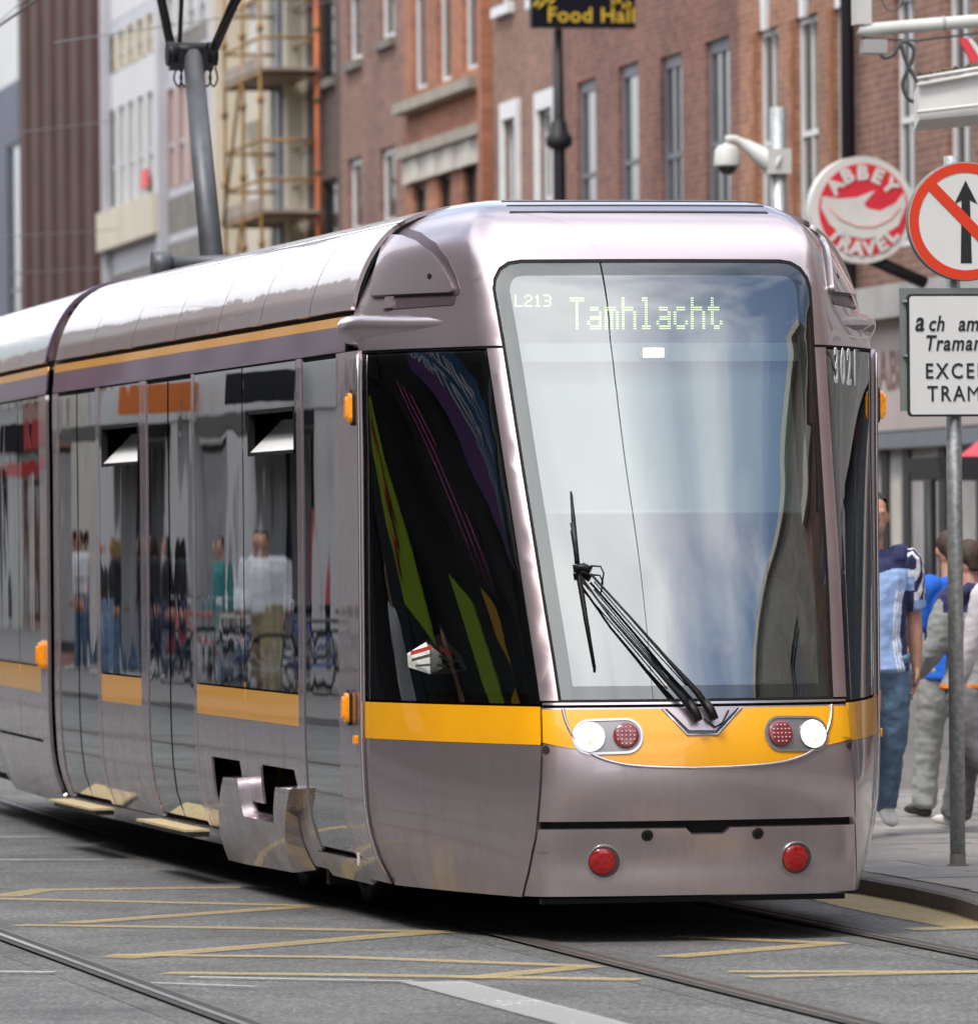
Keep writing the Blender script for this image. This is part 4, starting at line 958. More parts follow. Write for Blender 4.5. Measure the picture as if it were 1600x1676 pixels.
a = FR.px(735, 148); fpart(FR, 'sill_band', 'lintel', bE, sDE+.6, a[1]-.13, sEF-.2, a[1]+.02, .003, .22)
a = FR.px(735, 240)[1]; b = FR.px(735, 284)[1]; s_ = sDE+.35; n = 9; w_ = (sEF-.2-s_)/n
for k in range(n): fpart(FR, 'lintel_stone', 'stone_pale', bE, s_+k*w_+.008, b+.02, s_+(k+1)*w_-.008, a, .003, .07+.02*(k % 2))
fpart(FR, 'lintel_cap', 'lintel', bE, s_-.1, a+.004, sEF-.1, a+.16, .003, .16)
fpart(FR, 'corner_pilaster', 'brick_terra', bE, sDE+.01, 0.01, sDE+.34, 13, .003, .14)
wl_ = []
for xl, xr, yb, yt in ((569, 592, 105, 262), (621, 646, 70, 245)):
    wl_.append((W(xl, xr, ybot=yb, hm=2.0), dict(sill='stone_dark', depth=.07))); wl_.append((W(xl, xr, ytop=yt, hm=2.1), dict(sill='stone_dark', depth=.07)))
bF = facade(FR, 'brick_building', 'dull red brick building with four sash windows left of the terracotta one', sEF, sFG, 12.5, 'brick_dull', mk(wl_), fm='frame_white', fw_=.10)
wl_ = [(W(525, 548, ybot=135, hm=2.6), dict(depth=.07)), (W(527, 551, ytop=297, hm=2.1), dict(depth=.07))]
bG = facade(FR, 'brick_building', 'narrow dark brick building beside the scaffold', sFG, sGH, 12.5, 'brick_dark', mk(wl_), fm='frame_dark', sill='stone_dark')
# cream building behind the scaffold
wl_ = []
for xl, xr in ((400, 430), (434, 458)):
    for yt, hm in ((150, 2.3), (5, 2.0)): wl_.append((W(xl, xr, ytop=yt, hm=hm), dict(pane='panel_white', mid=False, sill=None, depth=.1)))
bH = facade(FR, 'cream_building', 'cream rendered building behind the rusty scaffold', sGH, sHI, 14, 'cream_wall', mk(wl_), fm='frame_white')
for px in (372, 388, 464, 476, 490): s_ = SX(px); fpart(FR, 'wall_rib', 'cream_wall' if px != 476 else 'frame_grey', bH, s_-.25, .1, s_+.25, 13.9, .003, .22)
# pale panelled building
bI = thing('panelled_building', FR.W((sHI+sIJ)/2, 0, 0), 'pale grey panelled office building with strips of narrow windows', 'building')
fpart(FR, 'rear_block', 'stone_dark', bI, sHI+.01, 0, sIJ-.01, 15, -9, -.3)
def hpx(px, py): return FR.px(px, py)[1]
sm_ = SX(272)
def bay(s0, s1, ref, rows, nm):
    for kind, y0, y1 in rows:
        h1, h0 = hpx(ref, y0), hpx(ref, y1)
        if kind[0] == 'w':
            m_ = {'ww': 'panel_white', 'wp': 'panel_pink', 'wy': 'cream_wall'}[kind]
            w = fpart(FR, 'window_strip', 'pane_blue', bI, s0, h0, s1, h1, -.29, -.10); n_ = nm
            for k in range(n_+1):
                s_ = s0+(s1-s0)*k/n_; fpart(FR, 'mullion', m_, w, s_-.28, h0+.004, s_+.28, h1-.004, -.098, .02)
            fpart(FR, 'transom', 'panel_grey', w, s0, h0+(h1-h0)*.42, s1, h0+(h1-h0)*.46, -.096, -.03)
        else: fpart(FR, 'cladding_panel', kind, bI, s0, h0+.006, s1, h1-.006, -.29, 0 if kind != 'cream_wall' else .25)
bay(sm_, sIJ, 225, (('panel_white', -260, 12), ('panel_grey', 12, 34), ('wy', 34, 98), ('panel_white', 98, 160), ('ww', 160, 332), ('cream_wall', 332, 398), ('panel_grey', 398, 440), ('stone_dark', 440, 800)), 6)
bay(sHI, sm_-.05, 315, (('panel_white', -260, -30), ('ww', -30, 45), ('stone_dark', 45, 75), ('panel_grey', 75, 128), ('wp', 128, 296), ('panel_grey', 296, 312), ('stone_dark', 312, 372), ('panel_grey', 372, 388), ('stone_dark', 388, 800)), 5)
for s_ in (sHI+.2, sm_, sIJ-.2): fpart(FR, 'frame_post', 'panel_grey', bI, s_-.22, 0, s_+.22, 14.9, .003, .16)
q = MB(); c = FR.px(241, 292); fprism(q, FR, rpoly(c[0]-.5, c[1]-.17, c[0]+.5, c[1]+.17), .03, .06); mat('red_sign', (.6, .03, .03), rough=.5); q.build('red_notice', 'red_sign', bI)
# brown ribbed building
bJ = facade(FR, 'ribbed_building', 'dark brown office building with tall vertical fins', sIJ, sJK, 18, 'fin_brown', mk([]), cornice=False)
for k in range(6):
    s_ = sIJ+(sJK-sIJ)*(k+.35)/6; q = MB()
    q.prism([(s_-1.1, .003), (s_+1.0, .003), (s_+.55, .30), (s_-.65, .30)], FR.O+Vector((0, 0, 5.4)), FR.e, FR.n, (0, 0, 1), 0, 12.4); q.build('fin', 'fin_brown', bJ)
    fpart(FR, 'window', 'pane_blue', bJ, s_+1.05, 3.2, s_+1.5, 6.2, .003, .03)
bK = facade(FR, 'blue_building', 'dark blue building at the far left end of the row', sJK, SX(-130), 11.6, 'blue_wall', mk([((SX(34, 300), SX(12, 300), 4.0, 10.3), dict(fm='frame_grey', pane='pane_blue', sill=None, depth=.05)), ((SX(-40, 300), SX(-70, 300), 4.0, 10.3), dict(fm='frame_grey', pane='pane_blue', sill=None, depth=.05))]), cornice=False)
fpart(FR, 'roof_parapet', 'panel_white', bK, sJK+1, 11.602, SX(-130), 15.5, -8, -.1)
# further houses closing the street
rw = random.Random(3)
s_ = SX(-130); k = 0
for col, tone in (('brick_dull', 'dull red'), ('cream_wall', 'cream'), ('brick_red', 'dark red')):
    wl_ = [((s_+2+3*i, s_+3.2+3*i, 4.6+3.3*j, 6.6+3.3*j), {}) for i in range(5) for j in range(2)]
    facade(FR, 'far_building', '%s house far down the street, hidden past the left edge' % tone, s_, s_+18, 12+k, col, mk(wl_)); s_ += 18; k += 1
# near end of the right row, behind the viewer's right shoulder: seen only in the tram's glass
s_ = A0; k = 0
for wd, H, col, tone in ((13, 12.5, 'brick_dull', 'dull red brick'), (15, 11.5, 'stone_grey', 'grey stone'), (12, 11.6, 'brick_red', 'dark red brick'), (16, 13.2, 'stone_dark', 'dark stone'), (14, 13, 'brick_brown', 'brown brick'), (18, 14, 'stone_pale', 'pale stone')):
    n_ = int(wd/3); wl_ = [((s_-wd+1.2+i*(wd-1)/n_, s_-wd+2.4+i*(wd-1)/n_, 4.7+3.4*j, 6.7+3.4*j), {}) for i in range(n_) for j in range(2)]
    sh = [(s_-wd+1, s_-wd+wd/2-.4, 3.0), (s_-wd+wd/2+.4, s_-1, 3.0)]
    facade(FR, 'near_building', '%s building beyond the right edge, number %s along from the travel shop' % (tone, ('one', 'two', 'three', 'four', 'five', 'six')[k]), s_-wd, s_, H, col, mk(wl_), shop=sh, fm='frame_white'); s_ -= wd; k += 1
# left row, seen mirrored in the tram's side
mat('shutter_grey', (.25, .25, .26), rough=.5, noise=(3, .2)); mat('abbey_r', (.45, .04, .04), rough=.6); mat('teal_awn', (.05, .18, .17), rough=.7); mat('sign_org', (.70, .18, .03), rough=.5)
mat('shop_black', (.022, .020, .022), rough=.5, spec=.3, noise=(.8, .6))
s_ = -75; k = 0
LROW = [(16, 13, 'stone_grey', 'grey stone'), (14, 12, 'brick_pink', 'pink brick'), (15, 14, 'stone_pale', 'pale stone'), (13, 12.5, 'brick_pink', 'rosy brick'), (14, 12, 'shop_black', 'black fronted'), (13, 13.5, 'shop_black', 'black tiled'),
        (16, 12, 'stone_pale', 'cream stone'), (12, 13, 'brick_pink', 'warm brick'), (15, 12.5, 'panel_white', 'white rendered'), (14, 13.5, 'brick_pink', 'faded brick'), (16, 13, 'stone_pale', 'buff stone'), (14, 12.6, 'brick_pink', 'light red brick'), (18, 14, 'stone_grey', 'slate grey'), (20, 13, 'brick_pink', 'long brick')]
for wd, H, col, tone in LROW:
    n_ = int(wd/2.9); wl_ = [((s_+1.0+i*(wd-1)/n_, s_+2.15+i*(wd-1)/n_, 4.9+3.3*j, 6.9+3.3*j), {}) for i in range(n_) for j in range(2)]
    sh = [(s_+1.6+i*(wd-2)/3, s_+.2+(i+1)*(wd-2)/3, 2.9) for i in range(3)]
    r_ = facade(FLft, 'opposite_building', '%s building across the street, mirrored in the side of the tram' % tone, s_, s_+wd, H, col, mk(wl_), shop=sh, fm='frame_white')
    fpart(FLft, 'shop_fascia', 'shop_black' if col == 'shop_black' else ('panel_white', 'stone_pale', 'fascia_mauve', 'frame_dark')[k % 4], r_, s_+.2, 3.15, s_+wd-.2, 4.1, .003, .14)
    cz = [s_+.02]+[c for a, b, t in sh for c in (a-.03, b+.03)]+[s_+wd-.02]
    for i in range(0, len(cz), 2): fpart(FLft, 'pier', ('panel_white', 'stone_pale')[k % 2], r_, cz[i], .0, cz[i+1], 3.14, .003, .10) if col != 'shop_black' else None
    for i, (a, b, t) in enumerate(sh):
        if (i+k) % 2 and col != 'shop_black': fpart(FLft, 'shutter', 'shutter_grey', r_, a+.1, .4, b-.1, t-.1, -.11, -.08)
        elif col != 'shop_black': fpart(FLft, 'poster', ('abbey_r', 'frame_grey', 'curtain', 'pole_yellow')[(i+k) % 4], r_, a+.4, 1.0, a+1.2, 2.1, -.11, -.09); fpart(FLft, 'awning', ('shop_black', 'abbey_r', 'frame_grey', 'teal_awn')[(i*2+k) % 4], r_, a-.1, t+.02, b+.1, t+.24, .11, .9)
    if s_ > 10:
        for u_ in (2.3, wd*.55): fpart(FLft, 'hanging_sign', ('sign_org', 'abbey_r', 'frame_dark', 'panel_white')[(k+int(u_)) % 4], r_, s_+u_, 3.3, s_+u_+.12, 4.0, .15, 1.0)
    s_ += wd; k += 1
# ------------------------------------------------------------------ tram: cab interior, wipers, display, pantograph
def at_nose(px, py, off): p, n = SN(*nz(px, py)); return p+n*off
# wiper: two arms, blade and links in front of the glass
wp = thing_part = None
def wtube(name, pts, r, off, m='black_plastic', n=8, parent=tram):
    q = MB(); offs = off if isinstance(off, (list, tuple)) else [off]*len(pts)
    q.tube([at_nose(a, b, o) for (a, b), o in zip(pts, offs)], r, n); return q.build(name, m, parent)
w1 = wtube('wiper_arm', [(1135, 1178), (1112, 1148), (1060, 1090), (1000, 1020), (950, 950)], [.015, .015, .008, .0055, .0055], [.05, .06, .06, .055, .05])
w2 = wtube('wiper_arm', [(1160, 1176), (1138, 1143), (1090, 1088), (1030, 1018), (966, 946)], [.015, .015, .008, .0055, .0055], [.05, .06, .06, .055, .05])
wtube('arm_link', [(952, 958), (1000, 1012), (1055, 1075), (1095, 1122)], .003, .045, parent=w1)
wtube('arm_link', [(972, 958), (1020, 1015), (1075, 1078), (1120, 1128)], .003, .045, parent=w2)
for (a, b), p_ in (((1137, 1177), w1), ((1162, 1175), w2)): wtube('arm_knuckle', [(a-14, b-22), (a-4, b-6), (a+2, b+8)], [.018, .021, .020], .055, parent=p_)
bl = wtube('wiper_blade', [(934, 808), (938, 850), (945, 930), (958, 1010), (973, 1097)], [.005, .009, .012, .010, .006], .022)
wtube('blade_rubber', [(935, 812), (947, 935), (973, 1094)], .006, .010, 'black_rubber', parent=bl)
wtube('blade_bridge', [(936, 862), (940, 885), (945, 925)], .010, .040, 'dark_metal', parent=bl)
wtube('blade_joint', [(938, 937), (955, 934), (966, 940)], .018, .045, parent=bl)
wtube('washer_hose', [(966, 933), (982, 934), (987, 945), (984, 962)], .004, .05, parent=bl)
wtube('washer_pipe', [(1150, 1178), (1168, 1192), (1180, 1185), (1190, 1165)], .004, .02)
# cab floor, desk, header, blind, display
q = MB(); q.box((-1.0, -.55, .40), (1.0, .30, .44)); q.build('cab_floor', 'interior_dark', tram)
q = MB()
q.prism([(-.66, -1.28), (.66, -1.28), (.9, -.85), (1.02, -.45), (.62, -.45), (.45, -.72), (-.45, -.72), (-.62, -.45), (-1.02, -.45), (-.9, -.85)], (0, 0, 0), (1, 0, 0), (0, 1, 0), (0, 0, 1), .55, 1.02); q.build('driver_desk', 'interior_dark', tram)
hd0 = at_y(1068, 592, -.62).z; hd1 = at_y(1068, 562, -.62).z; hdt = at_y(1068, 440, -.45).z
q = MB(); q.box((-.68, -.70, hd0), (.68, -.50, hd1)); hdr = q.build('cab_header', 'interior_pale', tram)
q = MB(); c = at_y(1068, 577, -.70); q.prism([(-.055, -.027), (.055, -.027), (.075, 0), (.055, .027), (-.055, .027), (-.075, 0)], (c.x, -.702, c.z), (1, 0, 0), (0, 0, 1), (0, -1, 0), 0, .012); cl = q.build('cab_lamp', 'edge_silver', tram)
q = MB(); q.box((c.x-.045, -.722, c.z-.020), (c.x+.045, -.714, c.z+.020)); q.build('lamp_glass', 'cab_lamp_glow', cl)
dz1 = at_y(1068, 455, -.52).z
q = MB(); q.box((-.66, -.52, hd1+.004), (.66, -.30, dz1)); dsp = q.build('destination_display', 'interior_grey', tram)
FONT = {'T': ('11111', '00100', '00100', '00100', '00100', '00100', '00100'), 'a': ('00000', '00000', '01110', '00001', '01111', '10001', '01111'), 'm': ('00000', '00000', '11110', '10101', '10101', '10101', '10101'),
        'h': ('10000', '10000', '11110', '10001', '10001', '10001', '10001'), 'l': ('01100', '00100', '00100', '00100', '00100', '00100', '01110'), 'c': ('00000', '00000', '01110', '10000', '10000', '10001', '01110'),
        't': ('01000', '01000', '11110', '01000', '01000', '01001', '00110'), 'L': ('10000', '10000', '10000', '10000', '10000', '10000', '11111'), '2': ('01110', '10001', '00001', '00110', '01000', '10000', '11111'),
        '1': ('00100', '01100', '00100', '00100', '00100', '00100', '01110'), '3': ('11110', '00001', '00001', '01110', '00001', '00001', '11110')}
def dots(text, xl, xr, yt, yb, rep):
    P0 = at_y(xl, yt, -.525); P1 = at_y(xr, yb, -.525); q = MB()
    ncol = len(text)*6-1; pitch = (P1.x-P0.x)/(ncol*rep); pz = (P0.z-P1.z)/(7*rep)
    for i, ch in enumerate(text):
        for r_, row in enumerate(FONT[ch]):
            for c_, b in enumerate(row):
                if b == '1':
                    for u in range(rep):
                        for v in range(rep):
                            x = P0.x+((i*6+c_)*rep+u+.5)*pitch; z = P0.z-(r_*rep+v+.5)*pz; a = .40*min(pitch, pz)
                            q.add([(x+a*math.cos(k*math.pi/3), -.524, z+a*math.sin(k*math.pi/3)) for k in range(6)], [tuple(range(6))])
    o = q.build('lit_dots', 'led_green', dsp); o['kind'] = 'stuff'; return o
dots('Tamhlacht', 932, 1182, 486, 539, 2); dots('L213', 842, 902, 482, 502, 1)
# pale blind hanging behind the upper half of the windscreen
mblind = bpy.data.materials.new('blind_fabric'); mblind.use_nodes = True; bb = mblind.node_tree.nodes['Principled BSDF']; bb.inputs['Base Color'].default_value = (.50, .64, .60, 1); bb.inputs['Roughness'].default_value = .8; bb.inputs['Alpha'].default_value = .62; MATS['blind_fabric'] = mblind
bz0 = at_y(1090, 838, -.78).z; xl = at_y(872, 838, -.78).x; xr = at_y(1308, 838, -.78).x
q = MB(); q.add([(xl, -.62, hd0), (xr, -.62, hd0), (xr, -.80, bz0), (xl, -.80, bz0), (xl, -.612, hd0), (xr, -.612, hd0), (xr, -.792, bz0), (xl, -.792, bz0)], [(0, 3, 2, 1), (4, 5, 6, 7), (0, 1, 5, 4), (2, 3, 7, 6)]); bl_ = q.build('sun_blind', 'blind_fabric', tram)
q = MB(); q.tube([(xl-.01, -.80, bz0), (xr+.01, -.80, bz0)], .010, 8); q.build('blind_rail', 'interior_pale', bl_)
# driver's seat
dx = at_y(1225, 950, -.1).x
q = MB(); q.box((dx-.24, -.30, .86), (dx+.24, .12, .96)); st = q.build('driver_seat', 'seat_purple', tram)
q = MB(); q.prism(rrect(-.23, .95, .23, 1.72, .10), (dx, .10, 0), (1, 0, 0), (0, 0, 1), (0, 1, 0), 0, .10); q.build('seat_back', 'seat_purple', st)
q = MB(); q.tube([(dx, -.08, .44), (dx, -.08, .86)], .06, 10); q.build('seat_post', 'dark_metal', st)
# roof gear: pantograph
pz = T2(0, 10.9, 0); pr_root = tram
base = at_x(350, 430, pz.x); knee = at_x(315, 88, pz.x)
q = MB(); q.tube([base+Vector((0, -.12, -.35)), knee], [.075, .062], 14); arm = q.build('pantograph_lower_arm', 'galvanised', tram)
mat('arm_grey', (.10, .105, .115), rough=.5, metal=.4, noise=(8, .15)); arm.data.materials[0] = MATS['arm_grey']
q = MB(); q.tube([knee+Vector((-.14, 0, .02)), knee+Vector((.14, 0, .02))], .05, 12)
for sx in (-.13, .12): q.tube([knee+Vector((sx-.03, 0, .0)), knee+Vector((sx+.03, 0, .0))], .075, 12)
q.box(tuple(knee+Vector((-.14, -.05, -.10))), tuple(knee+Vector((-.06, .05, .03)))); q.box(tuple(knee+Vector((.05, -.05, -.10))), tuple(knee+Vector((.12, .05, .03)))); q.build('pantograph_knee', 'black_plastic', arm)
for (ax, ay), (bx, by), r_ in (((280, 78), (256, -40), .030), ((350, 80), (402, -40), .030), ((355, 66), (412, -40), .014), ((293, 88), (299, -40), .014)):
    A = at_x(ax, ay, pz.x); A = at_d(ax, ay, (A-CAM).dot(_fw)); B = at_d(bx, by, (A-CAM).dot(_fw)-.35); B2 = A+(B-A)*2.2
    q = MB(); q.tube([A, B2], r_, 10); q.build('pantograph_upper_arm', 'black_plastic', arm)
for sx in (-.10, .08):
    for k in range(2):
        q = MB(); c0 = knee+Vector((sx+.04*k, -.02, -.08)); q.tube(smooth_path([c0, c0+Vector((-.02, 0, -.07)), c0+Vector((.005, 0, -.12)), c0+Vector((.03, 0, -.07)), c0+Vector((.015, 0, 0))], 5), .006, 6); q.build('earth_strap', 'black_plastic', arm)
top = knee+Vector((0, -1.0, 1.35))
q = MB(); q.bar(top+Vector((-.75, 0, 0)), top+Vector((.75, 0, 0)), .06, .04); q.bar(top+Vector((-.75, .3, 0)), top+Vector((.75, .3, 0)), .06, .04); q.bar(top+Vector((-.5, 0, -.02)), top+Vector((-.5, .3, -.02)), .03, .03); q.bar(top+Vector((.5, 0, -.02)), top+Vector((.5, .3, -.02)), .03, .03); q.build('collector_head', 'dark_metal', arm)
A = at_x(262, 432, pz.x-.45); q = MB(); q.tube([A, A+Vector((.9, -.2, .02))], .045, 10); q.tube([A+Vector((-.05, 0, 0)), A+Vector((.06, 0, 0))], .075, 12); q.box(tuple(A+Vector((-.02, -.04, -.25))), tuple(A+Vector((.08, .04, 0)))); q.build('pantograph_base_frame', 'arm_grey', tram)

# ------------------------------------------------------------------ lettering helper
TMP = bpy.data.scenes.new('workbench')
def bench():
    with bpy.context.temp_override(scene=TMP, view_layer=TMP.view_layers[0]):
        d = bpy.context.evaluated_depsgraph_get(); d.update(); return d
def text_mesh(name, body, size, O, ex, ey, m, parent, shear=0.0, bold=0.0, depth=.003, align='LEFT', sx=1.0, space=1.0):
    """flat printed letters as one mesh, laid on the plane (O, ex, ey)"""
    cu = bpy.data.curves.new(name, 'FONT'); cu.body = body; cu.size = size; cu.shear = shear; cu.offset = bold; cu.align_x = align; cu.extrude = depth/2; cu.resolution_u = 3; cu.space_character = space
    t = bpy.data.objects.new(name, cu); TMP.collection.objects.link(t); dg = bench(); me = t.evaluated_get(dg).to_mesh()
    ex = Vector(ex); ey = Vector(ey); n = ex.cross(ey); O = Vector(O)
    V = [O+ex*(v.co.x*sx)+ey*v.co.y+n*(v.co.z+depth/2) for v in me.vertices]; Fc = [tuple(p.vertices) for p in me.polygons]
    t.evaluated_get(dg).to_mesh_clear(); bpy.data.objects.remove(t); bpy.data.curves.remove(cu)
    return mesh_obj(name, V, Fc, m, parent)
# fleet number on the cab window, right side
p, n = SN(*nz(1372, 640)); u_ = abs(nz(1372, 640)[0])
mat('print_white', (.75, .76, .76), rough=.5); mat('print_black', (.012, .012, .013), rough=.45); mat('print_red', (.66, .045, .012), rough=.35); mat('sign_white', (.66, .665, .65), rough=.4, noise=(4, .03)); mat('sign_back', (.17, .20, .19), rough=.5, noise=(6, .1))
for s in (1, -1):
    for k, ch in enumerate('3021'):
        (ua, va) = nz(1378+9*k, 600); uu_ = abs(ua) if s > 0 else -abs(ua)
        p, n = SN(s*(1.17+.105*k), nz(1385, 600)[1]); ex = Vector((0, 0, 1)).cross(n).normalized(); 
        if s > 0: text_mesh('fleet_number', ch, .23, p+n*.004-ex*.05-Vector((0, 0, .08)), ex, (0, 0, 1), 'print_white', tram, sx=.62, bold=.003)

# ------------------------------------------------------------------ traffic sign on the right
Pb = gnd(1567, 1417, PZ); DS = (Pb-CAM).dot(_fw)
ts = thing('traffic_sign', Pb, 'grey steel post with a red ring sign and a white plate below it', 'traffic sign')
zt = at_d(1567, 255, DS).z
q = MB(); q.tube([Pb, Vector((Pb.x, Pb.y, zt))], .039, 20); q.build('post', 'galvanised', ts)
q = MB(); q.lathe(Pb, (0, 0, 1), [(.058, 0.001), (.050, .006), (.0405, .010), (.0402, .06)], 20); q.build('post_collar', 'kerb_granite', ts)
q = MB()
YF = Pb.y-.085; Cc = at_y(1580, 362, YF); rS = .300
def face_prism(q, poly, y0, y1, holes=()): q.prism(poly, (0, 0, 0), (1, 0, 0), (0, 0, 1), (0, -1, 0), -y0, -y1, holes)
q = MB(); face_prism(q, circle(Cc.x, Cc.z, rS, 56), YF+.045, YF+.002); rs_ = q.build('round_sign', 'sign_back', ts)
q = MB(); face_prism(q, circle(Cc.x, Cc.z, rS-.004, 56), YF+.0015, YF-.001); q.build('sign_face', 'sign_white', rs_)
q = MB(); face_prism(q, circle(Cc.x, Cc.z, rS-.006, 56), YF-.0015, YF-.004, [circle(Cc.x, Cc.z, rS-.055, 56)]); q.build('red_ring', 'print_red', rs_)
def loc2(c, P, k=1): return [(c.x+a*k, c.z+b*k) for a, b in P]
q = MB(); face_prism(q, loc2(Cc, [(-.029, -.21), (.029, -.21), (.022, .105), (.062, .085), (.0, .205), (-.060, .085), (-.022, .105)]), YF-.0015, YF-.003); q.build('arrow', 'print_black', rs_)
a = R(-45); ca, sa = math.cos(a), math.sin(a); L_, w_ = rS-.05, .028
q = MB(); face_prism(q, loc2(Cc, [(x*ca-y*sa, x*sa+y*ca) for x, y in ((-L_, -w_), (L_, -w_), (L_, w_), (-L_, w_))]), YF-.0035, YF-.005); q.build('red_slash', 'print_red', rs_)
B0 = at_y(1486, 682, YF); B1 = at_y(1486, 481, YF); wB = .545
q = MB(); face_prism(q, rpoly(B0.x-.028, B0.z+.03, B0.x+wB+.01, B1.z+.03), YF+.05, YF+.022); pb_ = q.build('plate_backing', 'sign_back', ts)
q = MB(); face_prism(q, rrect(B0.x, B0.z, B0.x+wB, B1.z, .022), YF+.018, YF+.002); plt = q.build('text_plate', 'print_black', ts)
q = MB(); face_prism(q, rrect(B0.x+.011, B0.z+.011, B0.x+wB-.011, B1.z-.011, .016), YF+.0015, YF-.001); q.build('plate_face', 'sign_white', plt)
def line(t, px, py_base, hpx_, **k):
    o = at_y(px, py_base, YF-.0015); text_mesh('lettering', t, hpx_, o, (1, 0, 0), (0, 0, 1), 'print_black', plt, **k)
line('a', 1496, 541, .140, shear=.22, bold=.0022, sx=.80); line('ch', 1518, 541, .108, shear=.22, bold=.0016, sx=.80, space=1.08); line('am', 1567, 541, .108, shear=.22, bold=.0016, sx=.80, space=1.08); line('hain', 1604, 541, .108, shear=.22, bold=.0016, sx=.8, space=1.08)
line('Tramanna', 1512, 573, .108, shear=.22, bold=.0016, sx=.80, space=1.12)
line('EXCEPT', 1513, 619, .108, bold=.0012, sx=.84, space=1.28); line('TRA', 1517, 656, .108, bold=.0012, sx=.84, space=1.28); line('M', 1581, 656, .108, sx=.90); line('S', 1616, 656, .108, bold=.0012, sx=.84)
for z in (B1.z-.035, (B0.z+B1.z)/2): q = MB(); q.box((B0.x-.022, YF+.002, z-.006), (B0.x+.004, YF+.02, z+.006)); q.build('bracket_clip', 'galvanised', pb_)
# ------------------------------------------------------------------ shop signs, camera mast, canopy, scaffold, wires
mat('abbey_red', (.62, .03, .05), rough=.35, noise=(3, .05)); mat('sign_navy', (.004, .005, .010), rough=.5, spec=.2); mat('sign_gold', (.62, .42, .03), rough=.5); mat('white_paint', (.62, .61, .58), rough=.5, noise=(4, .08)); mat('moss', (.045, .05, .022), rough=1, noise=(30, .5))
mat('pipe_white', (.55, .55, .52), rough=.45, noise=(5, .12)); mat('cable', (.045, .05, .055), rough=.5)
DA = 66.0; c = at_d(1411, 343, DA); rA = 88/FPX*DA
sgn = thing('shop_sign', (c.x, c.y, 0), 'round red and white ABBEY TRAVEL sign on the brick wall', 'sign')
q = MB(); face_prism(q, circle(c.x, c.z, rA, 48), c.y+.16, c.y); b = q.build('sign_drum', 'white_paint', sgn)
k_ = rA/88
q = MB(); face_prism(q, circle(c.x+.01, c.z, rA*.86, 48), c.y-.001, c.y-.006); q.build('red_disc', 'abbey_red', b)
sw = [(-68, 20), (-40, 16), (-10, 18), (22, 30), (2, 8), (8, 0), (30, -4), (55, 8), (70, 26), (74, 6), (60, -28), (30, -46), (0, -50), (-30, -44), (-56, -26), (-70, 0)]
q = MB(); face_prism(q, [(c.x+a*k_, c.z+(d+2)*k_) for a, d in sw], c.y-.0065, c.y-.010); q.build('white_wing', 'white_paint', b)
q = MB(); q.tube([Vector((c.x+a*k_, c.y-.011, c.z+d*k_)) for a, d in ((-58, 4), (-38, -16), (-10, -28), (20, -28), (46, -16), (64, 4))], .008, 6); mat('pale_red', (.62, .25, .25), rough=.5); q.build('wing_line', 'pale_red', b)
def arc_text(txt, r, a0, a1, size, flip):
    for i, ch in enumerate(txt):
        a = R(a0+(a1-a0)*i/(len(txt)-1)); up = Vector((math.cos(a), 0, math.sin(a)))*(1 if not flip else -1); ex = Vector((up.z, 0, -up.x))
        o = Vector((c.x, c.y-.012, c.z))+Vector((math.cos(a), 0, math.sin(a))*1)*r if False else Vector((c.x+math.cos(a)*r, c.y-.012, c.z+math.sin(a)*r))
        text_mesh('letter', ch, size, o, ex, up, 'white_paint', b, bold=.010, align='CENTER', sx=1.05)
arc_text('ABBEY', rA*.57, 140, 40, rA*.36, False); arc_text('TRAVEL', rA*.84, 222, 318, rA*.36, True)
q = MB(); q.tube([Vector((c.x+rA*.2, c.y+.1, c.z-rA*.9)), Vector((c.x+rA*1.3, c.y+.2, c.z-rA*1.35))], .06, 8); q.tube([Vector((c.x+rA*.9, c.y+.08, c.z)), Vector((c.x+2.6, c.y+.3, c.z))], .04, 8); q.build('sign_bracket', 'frame_dark', sgn)
s0_, h_ = FR.px(1458, 600); text_mesh('fascia_letters', 'ABBEY', .55, FR.W(FR.px(1453, 638)[0], .104, FR.px(1453, 638)[1]), -FR.e, (0, 0, 1), 'letter_brown', bA, bold=.01, sx=1.3)
# hanging FOOD HALL board on its black column
DF = 84.0; kf = DF/FPX
o0 = at_d(915, 300, DF)
fs = thing('street_sign', (o0.x, o0.y, 0), 'black and gold Food Hall board on a slim black column', 'sign')
zc = at_d(915, 47, DF).z
q = MB(); q.tube([(o0.x, o0.y, PZ), (o0.x, o0.y, at_d(915, 240, DF).z), (o0.x, o0.y, zc)], [.09, .075, .05], 12); q.lathe((o0.x, o0.y, at_d(915, 245, DF).z), (0, 0, 1), [(.08, 0), (.15, .05), (.16, .14), (.11, .2), (.09, .32), (.06, .36)], 14); q.build('column', 'frame_dark', fs)
a = at_d(863, 47, DF); bq = at_d(1040, -60, DF)
q = MB(); face_prism(q, rpoly(a.x, a.z, bq.x, bq.z), o0.y-.05, o0.y-.16); bd = q.build('board', 'sign_navy', fs)
t0 = at_d(889, 37, DF); text_mesh('lettering', 'Food Hall', .245, (t0.x, o0.y-.161, t0.z), (1, 0, 0), (0, 0, 1), 'sign_gold', bd, bold=.003, sx=1.03, space=1.06)
for sx_, (x0, y0) in ((1, (871, 8)), (-1, (1032, 8))):
    for k in range(4):
        w_ = at_d(x0+sx_*9*k, y0-3*k+(k % 2)*6, DF); q = MB(); q.tube([Vector((w_.x-.05, o0.y-.166, w_.z-.04)), Vector((w_.x, o0.y-.168, w_.z+.01)), Vector((w_.x+.05*sx_, o0.y-.166, w_.z+.05))], [.006, .020, .004], 6); q.build('flourish', 'sign_gold', bd)
